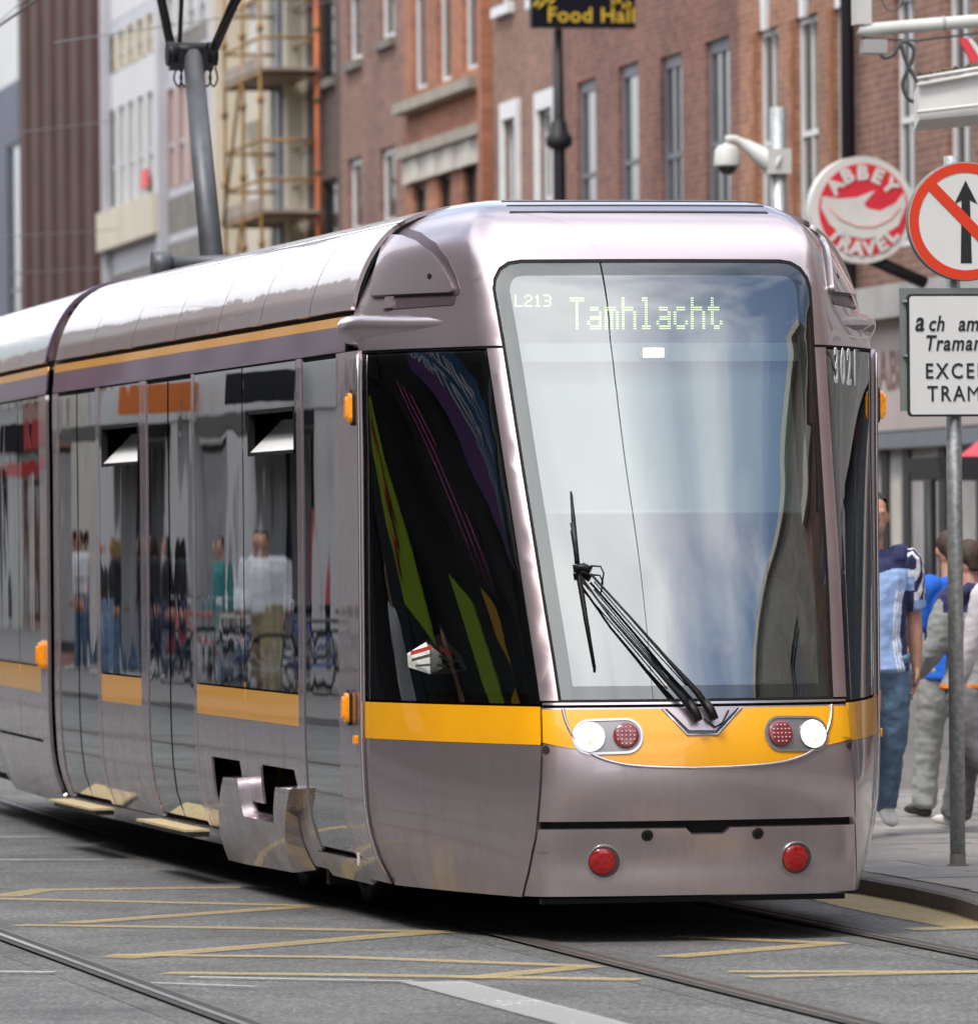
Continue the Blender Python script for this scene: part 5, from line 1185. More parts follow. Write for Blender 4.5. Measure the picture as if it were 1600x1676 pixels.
# camera mast
DC = 60.0; o1 = at_d(1277, 600, DC); top_ = at_d(1277, 175, DC).z; rP = 14/FPX*DC
cm = thing('camera_mast', (o1.x, o1.y, PZ), 'galvanised mast with a white bracket and dome camera', 'camera mast')
q = MB(); q.tube([(o1.x, o1.y, PZ), (o1.x, o1.y, top_)], rP, 16); q.build('mast', 'galvanised', cm)
pc = at_d(1260, 262, DC); q = MB(); q.box((o1.x-rP-.04, o1.y-rP-.03, at_d(1260, 285, DC).z), (o1.x+rP+.01, o1.y+rP, at_d(1260, 244, DC).z)); br = q.build('bracket', 'pipe_white', cm)
pts = [at_d(1274, 268, DC), at_d(1250, 258, DC), at_d(1225, 240, DC), at_d(1203, 228, DC), at_d(1187, 229, DC)]
q = MB(); q.tube(smooth_path(pts, 5), [.12-.085*min(1, i/13) for i in range(21)], 12); q.build('bracket_arm', 'pipe_white', br)
dc = at_d(1190, 272, DC); q = MB(); kk = DC/FPX
q.lathe(dc, (0, 0, 1), [(22*kk, 0), (22.5*kk, 3*kk), (20*kk, 28*kk), (14*kk, 34*kk), (5*kk, 37*kk), (4*kk, 40*kk)], 24); dm = q.build('dome_housing', 'pipe_white', cm)
q = MB(); q.lathe(dc-Vector((0, 0, .002)), (0, 0, -1), [(17*kk, 0), (15*kk, 6*kk), (9*kk, 12*kk), (2*kk, 14*kk)], 20); q.build('dome', 'black_gloss', dm)
# white pipe bracket and cable loops high on the right
DP = 46.0
pb = thing('pipe_bracket', tuple(at_d(1500, 60, DP)), 'white pipe bracket with hanging black cable loops at the top right', 'bracket')
q = MB(); q.tube([at_d(1405, 47, DP), at_d(1410, 49, DP), at_d(1520, 40, DP), at_d(1700, 26, DP)], 11/FPX*DP, 14); pp = q.build('pipe', 'pipe_white', pb)
q = MB(); q.tube([at_d(1542, 38, DP), at_d(1547, 37.6, DP)], 12/FPX*DP, 14); q.build('pipe_joint', 'stone_grey', pp)
def dbox(name, x0, y0, x1, y1, D, th, m, root): a = at_d(x0, y1, D); b_ = at_d(x1, y0, D); q = MB(); q.box((a.x, a.y-th/2, a.z), (b_.x, a.y+th/2, b_.z)); return q.build(name, m, root)
dbox('upright', 1397, -60, 1423, 40, DP, .12, 'pipe_white', pb); dbox('junction_box', 1410, 64, 1450, 87, DP, .12, 'stone_grey', pb)
for pts in ([(1440, 88), (1448, 94), (1462, 88), (1474, 70), (1484, 68), (1494, 80), (1492, 98), (1484, 115), (1477, 135), (1480, 152), (1490, 164), (1506, 168)], [(1474, 72), (1480, 95), (1490, 115), (1498, 130), (1506, 140)]):
    q = MB(); q.tube(smooth_path([at_d(a, b_, DP-.1) for a, b_ in pts], 5), 3.2/FPX*DP, 8); q.build('cable', 'cable', pb)
q = MB(); q.tube([at_d(a, b_, DP) for a, b_ in ((1410, 62), (1500, 66), (1600, 54), (1700, 44))], 2/FPX*DP, 6); q.build('cable', 'cable', pb)
q = MB(); q.tube(smooth_path([at_d(a, b_, DP) for a, b_ in ((1440, -10), (1447, 10), (1460, 18), (1472, 12), (1480, -10))], 5), 1.2/FPX*DP, 6); q.build('cable', 'cable', pb)
# canopy with moss on top
DN = 44.0
cn = thing('shop_canopy', tuple(at_d(1560, 200, DN)), 'white moulded canopy with moss along its top edge at the right', 'canopy')
def can(name, pts, th, m):
    F_ = [at_d(x, y, DN) for x, y in pts]; back = Vector((0.3, 1.2, 0)); q = MB(); n = len(F_)
    q.add(F_+[p+back for p in F_], [tuple(range(n))[::-1], tuple(range(n, 2*n))]+[(i, (i+1) % n, (i+1) % n+n, i+n) for i in range(n)]); return q.build(name, m, cn)
can('board', [(1503, 132), (1700, 99), (1700, 178), (1503, 196)], 1, 'white_paint')
for y0, y1, dz in ((139, 102, 3), (183, 160, 3), (128, 95, 3)):
    q = MB(); q.tube([at_d(1500, y0, DN-.03), at_d(1700, y1, DN-.03)], dz/FPX*DN, 8); q.build('moulding', 'white_paint', cn)
rm = random.Random(5); q = MB()
for k in range(90):
    t = rm.random(); p = at_d(1504+196*t, 126-32*t+rm.uniform(-4, 2), DN+rm.uniform(-.02, .3)); r_ = rm.uniform(.008, .024)
    q.lathe(p-Vector((0, 0, r_*.6)), (rm.uniform(-.3, .3), rm.uniform(-.3, .3), 1), [(r_*.7, 0), (r_, r_*.5), (r_*.6, r_*1.1), (r_*.1, r_*1.4)], 6)
m_ = q.build('moss', 'moss', cn); m_['kind'] = 'stuff'
fl = thing('flag', tuple(at_d(1585, 90, DN+2)), 'strip of a red and white flag behind the canopy', 'flag')
P = [at_d(*p_, DN+2) for p_ in ((1568, 62), (1582, 62), (1603, 96), (1590, 104))]; q = MB(); q.add(P+[p_+Vector((0, .02, 0)) for p_ in P], [(3, 2, 1, 0), (4, 5, 6, 7), (0, 1, 5, 4), (1, 2, 6, 5), (2, 3, 7, 6), (3, 0, 4, 7)]); f_ = q.build('red_cloth', 'abbey_red', fl)
P = [at_d(*p_, DN+2) for p_ in ((1582.5, 62), (1589, 62), (1612, 90), (1604, 96))]; q = MB(); q.add(P+[p_+Vector((0, .02, 0)) for p_ in P], [(3, 2, 1, 0), (4, 5, 6, 7), (0, 1, 5, 4), (1, 2, 6, 5), (2, 3, 7, 6), (3, 0, 4, 7)]); q.build('white_cloth', 'white_paint', fl)
# kiosk board and parasol at the right edge
DK = 56.0
kb = thing('kiosk', (at_d(1580, 800, DK).x, at_d(1580, 800, DK).y, PZ), 'dark kiosk roof on posts behind the sign post', 'kiosk')
P = [at_d(*p_, DK) for p_ in ((1531, 747), (1720, 747), (1720, 784), (1540, 784))]; q = MB(); bk = Vector((.2, 1.6, 0)); q.add(P+[p_+bk for p_ in P], [(3, 2, 1, 0), (4, 5, 6, 7), (0, 1, 5, 4), (1, 2, 6, 5), (2, 3, 7, 6), (3, 0, 4, 7)]); q.build('roof', 'frame_dark', kb)
for px in (1549, 1700):
    p_ = at_d(px, 784, DK); q = MB(); q.tube([(p_.x, p_.y+.5, PZ), (p_.x, p_.y+.5, p_.z)], .05, 10); q.build('post', 'frame_dark', kb)
ps = at_d(1640, 720, DK+4); pr2 = thing('parasol', (ps.x, ps.y, PZ), 'red parasol behind the dark kiosk', 'parasol')
q = MB(); q.lathe((ps.x, ps.y, at_d(1640, 748, DK+4).z), (0, 0, 1), [(.38, 0), (.36, .02), (.12, .2), (.02, .26)], 8, False); q.build('canopy', 'abbey_red', pr2)
q = MB(); q.tube([(ps.x, ps.y, PZ), (ps.x, ps.y, at_d(1640, 725, DK+4).z)], .02, 8); q.build('pole', 'steel', pr2)
# scaffold tower
mat('scaffold_rust', (.27, .15, .045), rough=.7, metal=.3, noise=(2, .35)); mat('scaffold_red', (.50, .13, .04), rough=.7, noise=(2, .3)); mat('plank', (.27, .22, .18), rough=.8, noise=(2, .25))
sc = thing('scaffold_tower', tuple(FR.W(SX(440), 1.2, PZ)), 'rusty scaffold tower with two plank decks before the cream building', 'scaffold')
dA, dB = .12, 1.10
sB = SX(520, 250)
def s_at(px, d, y=250):
    p = on_plane(px, y, FR.O+FR.n*d, FR.n); return (p-FR.O-FR.n*d).dot(FR.e)
sB = s_at(520, dA); dB = .12
while proj(FR.W(sB, dB, 7.5))[0] > 428: dB += .01
sM, sA = s_at(398, dB), s_at(368, dB)
def Q(s, d, h): return FR.W(s, d, h)
stand = [(sA, dA), (sA, dB), (sM, dB), (sB, dB), (sB, dA)]
for k, (s_, d_) in enumerate(stand):
    q = MB(); q.tube([Q(s_, d_, PZ), Q(s_, d_, 13.2)], .030 if k < 4 else .04, 8); st_ = q.build('standard', 'scaffold_red' if k == 4 else 'scaffold_rust', sc)
    for h in (5.2, 6.3, 7.4, 8.5, 9.6, 10.7): q = MB(); q.tube([Q(s_, d_, h-.05), Q(s_, d_, h+.05)], .055, 8); q.build('coupler', 'scaffold_rust', st_)
h1_ = on_plane(428, 352, FR.O+FR.n*dB, FR.n).z; h2_ = on_plane(428, 118, FR.O+FR.n*dB, FR.n).z
hl = [2*h1_-h2_, h1_, h2_, 2*h2_-h1_]
for h in hl:
    for dz in (0, 1.15, .55):
        for (a_, b_) in (((sA, dA), (sB, dA)), ((sA, dB), (sB, dB)), ((sA, dA), (sA, dB)), ((sB, dA), (sB, dB))):
            q = MB(); q.tube([Q(*a_, h+dz), Q(*b_, h+dz)], .026, 8); q.build('ledger', 'scaffold_rust', sc)
    nj = max(3, int((dB-dA)/.24)); wj = (dB-dA)/nj
    for j in range(nj):
        d_ = dA+j*wj; q = MB(); fprism(q, FR, rpoly(sB-.15, h+.03, sA+.3, h+.08), d_+.005, d_+wj-.005); q.build('plank', 'plank', sc)
    q = MB(); fprism(q, FR, rpoly(sB-.1, h+.081, sA+.2, h+.28), dB-.03, dB+.01); q.build('toe_board', 'plank', sc)
q = MB(); q.tube([Q(sA, dB+.04, hl[0]), Q(sM, dB+.04, hl[1])], .026, 8); q.build('brace', 'scaffold_rust', sc)
q = MB(); q.tube([Q(sA, dB+.04, hl[1]), Q(sM, dB+.04, hl[2])], .026, 8); q.build('brace', 'scaffold_rust', sc)
# overhead wires
mat('wire', (.30, .30, .31), rough=.5, metal=.6); mat('wire_dark', (.03, .03, .03), rough=.5)
cw = thing('contact_wire', (0, 0, 5.75), 'thin overhead contact wire above the tram track', 'wire')
q = MB(); q.tube([(.12, -90, 5.75), (-.12, -40, 5.72), (.18, 4, 5.75), (.05, 10.2, 5.75), (1.9, 60, 5.75), (4.8, 150, 5.75)], .010, 6); q.build('wire', 'wire_dark', cw)
for k, (a_, b_, D0, D1, nm) in enumerate((((-60, 228), (178, 198), 62, 100, 'upper span wire crossing the brown building'), ((-60, 392), (178, 376), 70, 110, 'middle span wire crossing the brown building'), ((-60, 392+60), (178, 376+62), 80, 120, 'lowest span wire crossing the brown building'), ((-40, 70), (70, -30), 50, 52, 'short span wire in the top left corner'), ((355, 30), (640, -12), 70, 90, 'span wire above the scaffold'))):
    A, B = at_d(*a_, D0), at_d(*b_, D1); r_ = thing('span_wire', tuple(A), nm, 'wire', 'span wires over the street'); q = MB(); q.tube([A-(B-A)*.6, A, B, B+(B-A)*.1], 1.0/FPX*D0, 6); q.build('wire', 'wire', r_)
# ------------------------------------------------------------------ people
from mathutils import noise as mnoise
def cloth(name, col, amt=.12): mat(name, col, rough=.9, noise=(14, amt, 5), bump=(22, .5, .012))
for nm, col in (('skin', (.52, .27, .19)), ('skin_tan', (.46, .23, .16))): mat(nm, col, rough=.55, noise=(25, .10))
mat('hair_brown', (.045, .025, .015), rough=.7, noise=(60, .4)); mat('hair_fair', (.28, .17, .07), rough=.7, noise=(60, .3)); mat('hair_dark', (.02, .014, .011), rough=.7, noise=(60, .4))
cloth('denim', (.125, .195, .295), .35); cloth('denim_dark', (.035, .05, .095), .3); cloth('jersey_sky', (.30, .43, .72), .06); cloth('jersey_navy', (.022, .026, .085), .1); cloth('royal_blue', (.012, .11, .52), .1)
cloth('grey_marl', (.30, .31, .30), .12); cloth('grey_sweat', (.15, .145, .155), .15); cloth('lilac_white', (.58, .54, .57), .06); cloth('white_cotton', (.72, .73, .75), .05); cloth('black_cloth', (.02, .02, .024), .2); cloth('khaki', (.30, .25, .15), .15); cloth('orange_cloth', (.75, .22, .03), .1); cloth('maroon', (.16, .03, .04), .15); cloth('teal', (.05, .22, .22), .1)
mat('shoe_white', (.62, .61, .58), rough=.5, noise=(20, .08)); mat('shoe_dark', (.03, .028, .026), rough=.5); mat('eye_white', (.7, .7, .7), rough=.2); mat('lip', (.40, .14, .12), rough=.5)
class Clay:
    """soft shapes gathered and fused into one continuous skin"""
    def __init__(s): s.q = MB()
    def limb(s, pts, rad, n=14, sub=5):
        pts = [Vector(p) for p in pts]; R2 = [r if isinstance(r, tuple) else (r, r) for r in rad]
        P = smooth_path(pts, sub); b = len(s.q.v); m = len(P)
        for i, p in enumerate(P):
            t = i/sub; k = min(int(t), len(R2)-2); f = t-k; f = f*f*(3-2*f); rx = R2[k][0]*(1-f)+R2[k+1][0]*f; ry = R2[k][1]*(1-f)+R2[k+1][1]*f
            d = (P[min(i+1, m-1)]-P[max(i-1, 0)]).normalized(); x = Vector((1, 0, 0)); x = (x-d*x.dot(d))
            x = x.normalized() if x.length > .2 else Vector((0, 1, 0)); y = d.cross(x)
            for k2 in range(n): a = 2*math.pi*k2/n; s.q.v.append(p+x*(rx*math.cos(a))+y*(ry*math.sin(a)))
        for i in range(m-1):
            for k2 in range(n): k3 = (k2+1) % n; s.q.f.append((b+i*n+k2, b+i*n+k3, b+(i+1)*n+k3, b+(i+1)*n+k2)); s.q.sm.append(True)
        c0 = len(s.q.v); s.q.v.append(P[0]-(P[1]-P[0]).normalized()*min(R2[0])*.55); c1 = len(s.q.v); s.q.v.append(P[-1]+(P[-1]-P[-2]).normalized()*min(R2[-1])*.55)
        for k2 in range(n): k3 = (k2+1) % n; s.q.f.append((c0, b+k3, b+k2)); s.q.sm.append(True); s.q.f.append((c1, b+(m-1)*n+k2, b+(m-1)*n+k3)); s.q.sm.append(True)
        return s
    def ball(s, c, r, n=14):
        rx, ry, rz = r if isinstance(r, tuple) else (r, r, r); c = Vector(c); b = len(s.q.v); L = 9
        for i in range(1, L):
            a = math.pi*i/L
            for k in range(n): t = 2*math.pi*k/n; s.q.v.append(c+Vector((rx*math.sin(a)*math.cos(t), ry*math.sin(a)*math.sin(t), rz*math.cos(a))))
        for i in range(L-2):
            for k in range(n): k2 = (k+1) % n; s.q.f.append((b+i*n+k, b+(i+1)*n+k, b+(i+1)*n+k2, b+i*n+k2)); s.q.sm.append(True)
        t0 = len(s.q.v); s.q.v += [c+Vector((0, 0, rz)), c-Vector((0, 0, rz))]
        for k in range(n): k2 = (k+1) % n; s.q.f.append((t0, b+k, b+k2)); s.q.f.append((t0+1, b+(L-2)*n+k2, b+(L-2)*n+k)); s.q.sm += [True, True]
        return s
    def fuse(s, name, mats, parent, M, voxel=.012, pick=None, smooth=3, fold=0.0):
        me = bpy.data.meshes.new(name); me.from_pydata([tuple(v) for v in s.q.v], [], s.q.f); me.update()
        o = bpy.data.objects.new(name, me); TMP.collection.objects.link(o)
        r = o.modifiers.new('r', 'REMESH'); r.mode = 'VOXEL'; r.voxel_size = voxel; r.use_smooth_shade = True
        sm_ = o.modifiers.new('s', 'SMOOTH'); sm_.iterations = smooth; sm_.factor = .5
        dg = bench(); nm = bpy.data.meshes.new_from_object(o.evaluated_get(dg)); bpy.data.objects.remove(o); bpy.data.meshes.remove(me)
        nm.materials.clear()
        for m in mats: nm.materials.append(MATS[m])
        if pick:
            co = [v.co.copy() for v in nm.vertices]
            for p in nm.polygons:
                c = Vector((0, 0, 0))
                for i in p.vertices: c += co[i]
                p.material_index = pick(c/len(p.vertices))
        if fold:
            vn = [v.normal.copy() for v in nm.vertices]; out = []
            for v, n_ in zip(nm.vertices, vn):
                c = v.co.copy(); w_ = mnoise.noise(Vector((c.x*9+3, c.y*9, c.z*17+c.x*6)))+.6*mnoise.noise(Vector((c.x*20, c.y*20+5, c.z*30))); out += (c+n_*(w_*fold))[:]
            nm.vertices.foreach_set('co', out); nm.update()
        nm.transform(M); nm.polygons.foreach_set('use_smooth', [True]*len(nm.polygons))
        nm.name = name; o = bpy.data.objects.new(name, nm); COL.objects.link(o); o.parent = parent; OFF[o] = OFF.get(parent, Vector((0, 0, 0))); return o
def person(loc, face, label, H=1.76, stride=0.0, arms=(8, -8), elbow=(18, 18), top='white_cotton', legs='denim', shoes='shoe_white', hair='hair_brown', skin='skin', sleeve='short', group=None, voxel=.012, long_hair=False, pick=None, topmats=None, loose=1.0, seated=False, hood_=False, dark_leg=None):
    """face: heading the person looks to (clockwise from +Y)"""
    root = thing('person', loc, label, 'person', group); OFF[root] = Vector((0, 0, 0))
    k = H/1.76; M = Matrix.Rotation(-face, 4, 'Z') @ Matrix.Scale(k, 4)
    J = {}
    for s, nm in ((-1, 'l'), (1, 'r')):
        sg = s
        th_ = R(stride*s if not seated else 82); kn = R((max(0, -stride*s)*1.5+6) if not seated else 85)
        hip = Vector((s*.092, 0, .92 if not seated else .62)); d = Vector((s*.02, math.sin(th_), -math.cos(th_))); knee_ = hip+d*.43
        ph = th_-kn; d2 = Vector((s*.01, math.sin(ph), -math.cos(ph))); ank = knee_+d2*.41
        J[nm] = (hip, knee_, ank, ph)
    low = min(J['l'][2].z, J['r'][2].z)-.085 if not seated else 0
    dz = Vector((0, 0, -low))
    for nm in 'lr': h, kq, a, ph = J[nm]; J[nm] = (h+dz, kq+dz, a+dz, ph)
    ph_ = J['l'][0].z+.0; base_z = ph_-.92
    def Z(x, y, z): return Vector((x, y, z+base_z))
    body = Clay(); shirt = Clay(); trs = Clay()
    body.limb([Z(0, 0, .88), Z(0, .005, 1.02), Z(0, .01, 1.18), Z(0, .0, 1.34), Z(0, -.01, 1.44)], [(.135, .095), (.135, .095), (.135, .095), (.155, .10), (.09, .06)])
    body.limb([Z(0, -.01, 1.42), Z(0, .0, 1.50), Z(0, .012, 1.56)], [(.062, .062), (.054, .056), (.052, .055)])
    hc = Z(0, .022, 1.645); body.ball(hc, (.074, .092, .112)); body.ball(hc+Vector((0, .030, -.055)), (.055, .062, .062)); body.limb([hc+Vector((0, .085, .015)), hc+Vector((0, .106, -.022))], [.010, .016], 8, 3)
    for s in (-1, 1): body.ball(hc+Vector((s*.076, -.005, -.008)), (.010, .020, .032), 8); body.ball(hc+Vector((s*.030, .076, .018)), (.018, .014, .010), 8)
    body.ball(hc+Vector((0, .083, -.062)), (.026, .012, .010), 8)
    hands = []
    for i, (s, nm) in enumerate(((-1, 'l'), (1, 'r'))):
        a = R(arms[i]); e = R(elbow[i]); sh = Z(s*.185, -.01, 1.40)
        d = Vector((s*.13, math.sin(a), -math.cos(a))).normalized(); el = sh+d*.285; b2 = a+e; d2 = Vector((s*.04, math.sin(b2), -math.cos(b2))).normalized(); wr = el+d2*.255
        body.limb([Z(s*.11, -.01, 1.42), sh, sh.lerp(el, .5), el, el.lerp(wr, .4), wr], [.055, .056, .047, .039, .041, .027])
        # hand: palm, four unequal fingers with a bend, thumb from the side
        d3 = (d2+Vector((-s*.10, .10, 0))).normalized(); inn = Vector((-s, 0, 0)); fw_ = d3.cross(inn).normalized()*(-s)
        if fw_.y < 0: fw_ = -fw_
        pc = wr+d3*.052; body.limb([wr, wr+d3*.04, wr+d3*.088], [(.020, .026), (.020, .040), (.017, .040)], 10, 4)
        for j, (o_, L_) in enumerate(((.030, .068), (.010, .078), (-.010, .072), (-.029, .056))):
            b0 = wr+d3*.085+fw_*o_; k1 = b0+d3*(L_*.5)+inn*.006; k2 = k1+(d3*.8+inn*.6).normalized()*(L_*.5); body.limb([b0, k1, k2], [.0095, .0088, .0070], 8, 3)
        b0 = wr+d3*.030+fw_*.030; body.limb([b0, b0+fw_*.022+d3*.030+inn*.008, b0+fw_*.026+d3*.060+inn*.016], [.012, .010, .008], 8, 3)
        m_ = el if sleeve == 'short' else wr
        sl = [Z(s*.10, -.01, 1.425), sh+Vector((0, 0, .005)), sh.lerp(el, .5)]; rd = [.072, .074, .068*loose]
        if sleeve == 'short': sl.append(sh.lerp(el, .80)); rd.append(.066*loose)
        else: sl += [el, el.lerp(wr, .5), wr.lerp(el, .08)]; rd += [.057*loose, .054*loose, .043*loose]
        shirt.limb(sl, rd)
        h, kq, an, ph = J[nm]; body.limb([h, h.lerp(kq, .5), kq, kq.lerp(an, .35), an], [.085, .075, .055, .057, .038])
        trs.limb([h+Vector((-s*.004, 0, .02)), h.lerp(kq, .45), h.lerp(kq, .88), kq.lerp(an, .12), kq.lerp(an, .5), an+Vector((0, -.005, -.015))], [(.102, .105), (.094*loose, .096*loose), (.080*loose, .083*loose), (.076*loose, .080*loose), (.072*loose, .076*loose), (.070*loose, .080*loose)])
        sc_ = Clay(); f = Vector((0, math.cos(ph*.5), -math.sin(ph*.5)*.0+math.sin(ph*.5))).normalized(); f = Vector((s*.12, f.y, f.z)).normalized(); up_ = Vector((0, -f.z, f.y))
        heel = an-up_*.050-f*.055; sc_.limb([heel, heel+f*.10+up_*.004, heel+f*.185-up_*.004, heel+f*.245-up_*.010], [(.034, .036), (.040, .040), (.044, .032), (.034, .022)]); sc_.limb([an+Vector((0, 0, .01)), an-up_*.05], [.043, .042])
        sc_.fuse('shoe', [shoes], root, M, voxel, None, 2)
    shirt.limb([Z(0, .0, .86 if sleeve == 'short' else .88), Z(0, .0, 1.0), Z(0, .012, 1.16), Z(0, .004, 1.32), Z(0, -.01, 1.435), Z(0, -.008, 1.475)], [(.178*loose, .128*loose), (.168, .122), (.166, .122), (.182, .125), (.115, .082), (.068, .068)])
    if hood_: shirt.limb([Z(-.09, -.06, 1.47), Z(0, -.10, 1.45), Z(.09, -.06, 1.47)], [.045, .055, .045])
    trs.limb([Z(0, 0, .84), Z(0, 0, .95), Z(0, 0, 1.03)], [(.150, .115), (.158, .115), (.150, .108)])
    body.fuse('body', [skin], root, M, voxel*.75 if voxel < .015 else voxel, None, 2)
    if seated is False or True: trs.fuse('trousers', [legs] if not dark_leg else [legs, dark_leg], root, M, voxel, None, fold=.008)
    shirt.fuse('top', topmats or [top], root, M, voxel if not pick else .007, (lambda c: pick(c-Vector((0, 0, base_z)))) if pick else None, fold=.007)
    hr = Clay(); hr.ball(hc+Vector((0, -.016, .030)), (.084, .094, .096)); hr.limb([hc+Vector((0, -.07, .03)), hc+Vector((0, -.078, -.06))], [(.070, .03), (.055, .025)])
    if long_hair: hr.limb([hc+Vector((0, -.06, .02)), hc+Vector((0, -.085, -.10)), hc+Vector((0, -.09, -.24))], [(.085, .05), (.095, .045), (.075, .03)]); [hr.limb([hc+Vector((s*.07, 0, .03)), hc+Vector((s*.085, .0, -.10)), hc+Vector((s*.08, .0, -.2))], [.025, .028, .02]) for s in (-1, 1)]
    ho = hr.fuse('hair', [hair], root, M, voxel*.8, None, 2)
    me = ho.data; bm = bmesh.new(); bm.from_mesh(me); inv_ = M.inverted()
    # trim the hair away from the face
    kill = [f for f in bm.faces if (inv_ @ f.calc_center_median()).y > hc.y+.045-max(0, (inv_ @ f.calc_center_median()).z-hc.z-.055)*2.0+.0 and (inv_ @ f.calc_center_median()).z < hc.z+.085]
    bmesh.ops.delete(bm, geom=kill, context='FACES'); bm.to_mesh(me); bm.free()
    OFF[root] = Vector(loc)
    return root
def jersey(c):
    x, y, z = c
    ax = abs(x)
    if ax > .205 or (ax > .17 and z > 1.33):           # sleeve
        if z < 1.215 and ax > .2: return 0
        t = (y+.0)*1.0
        for o_ in (-.028, .0, .028):
            if abs(t-o_-.02) < .0066: return 2
        return 1
    if z > 1.462 and y > -.02: return 1
    if z > 1.375-.25*max(0, .1-ax): return 1
    e = .085+.10*max(0, (1.18-z))*0+.55*(z-1.06)**2
    if y > 0:
        for o_ in (.0, .016, .032):
            if abs(ax-(e+o_)) < .0045 and z < 1.26: return 2
        if ax > e+.04 and z < 1.26: return 1
    elif ax > .12: return 1
    return 0
def gp(px, py): return gnd(px, py, PZ)
M1 = gp(1432, 1371)
m1 = person(M1, math.pi+.10, 'person in a sky blue and navy striped jersey and jeans walking towards the camera', H=1.91, stride=14, arms=(-14, 10), elbow=(14, 22), topmats=['jersey_sky', 'jersey_navy', 'white_cotton'], pick=jersey, legs='denim', voxel=.011, skin='skin', hair='hair_brown', loose=1.08)
P2 = gp(1558, 1338)
person(P2, -.15, 'person in a royal blue T-shirt seen from behind, left of the sign post', H=1.70, stride=-16, arms=(6, -6), elbow=(10, 14), top='royal_blue', legs='grey_marl', shoes='shoe_dark', voxel=.012, loose=1.1)
P3 = gp(1590, 1358)
def hoodie(c): return 1 if c.z > 1.33 and abs(c.x) < .26 else (2 if c.z < .905 else 0)
person(P3, -.5, 'person in a grey and navy hooded top and grey tracksuit trousers behind the sign post', H=1.66, stride=20, arms=(16, -12), elbow=(30, 20), topmats=['grey_marl', 'jersey_navy', 'orange_cloth'], pick=hoodie, legs='grey_sweat', sleeve='long', voxel=.012, loose=1.25, hood_=True)
P4 = gp(1652, 1372)
person(P4, -.4, 'person in a pale lilac top cut off by the right edge of the picture', H=1.68, stride=14, arms=(14, -8), elbow=(12, 14), top='lilac_white', legs='denim_dark', sleeve='long', voxel=.014)
# driver behind the windscreen
dl = Vector((dx, -.02, .40))
person(dl, math.pi, 'tram driver in a grey shirt sitting behind the windscreen', H=1.72, seated=True, arms=(48, 44), elbow=(36, 40), top='grey_marl', legs='black_cloth', shoes='shoe_dark', sleeve='long', voxel=.016, hair='hair_dark')
# newspaper folded on the driver's desk, seen through the near cab window
YN = -.60
nwp = thing('newspaper', tuple(at_y(715, 1105, YN)), 'crumpled folded newspaper on the desk behind the cab side window', 'newspaper')
mat('newsprint', (.78, .80, .76), rough=.9, noise=(40, .2)); mat('news_red', (.5, .05, .04), rough=.9); mat('news_ink', (.07, .07, .07), rough=.9)
np_ = lambda px, py, d=0: at_y(px, py, YN+d)
q = MB(); q.add([np_(666, 1070), np_(668, 1092, -.01), np_(705, 1104, -.02), np_(735, 1103, -.02), np_(764, 1096), np_(752, 1070, .02), np_(718, 1038, .04), np_(712, 1064, -.01), np_(716, 1075, .16)],
    [(0, 1, 2, 7), (2, 3, 7), (3, 4, 5, 7), (0, 7, 6), (7, 5, 6), (0, 6, 8), (6, 5, 8), (5, 4, 8), (4, 3, 2, 8), (2, 1, 0, 8)]); pg = q.build('page', 'newsprint', nwp)
for x0, y0, x1, y1, sl, mm in ((672, 1066, 706, 1073, -10, 'news_red'), (674, 1078, 704, 1083, -8, 'news_ink'), (680, 1088, 706, 1092, -2, 'news_ink'), (722, 1056, 744, 1064, 18, 'news_red'), (722, 1074, 752, 1082, 12, 'news_ink'), (728, 1088, 756, 1093, 4, 'news_ink')):
    q = MB(); V = [np_(x0, y0, -.06), np_(x1, y0+sl, -.06), np_(x1, y1+sl, -.06), np_(x0, y1, -.06)]; q.add(V+[v+Vector((0, .004, 0)) for v in V], [(0, 1, 2, 3), (7, 6, 5, 4), (0, 4, 5, 1), (2, 6, 7, 3)]); q.build('print_block', mm, pg)

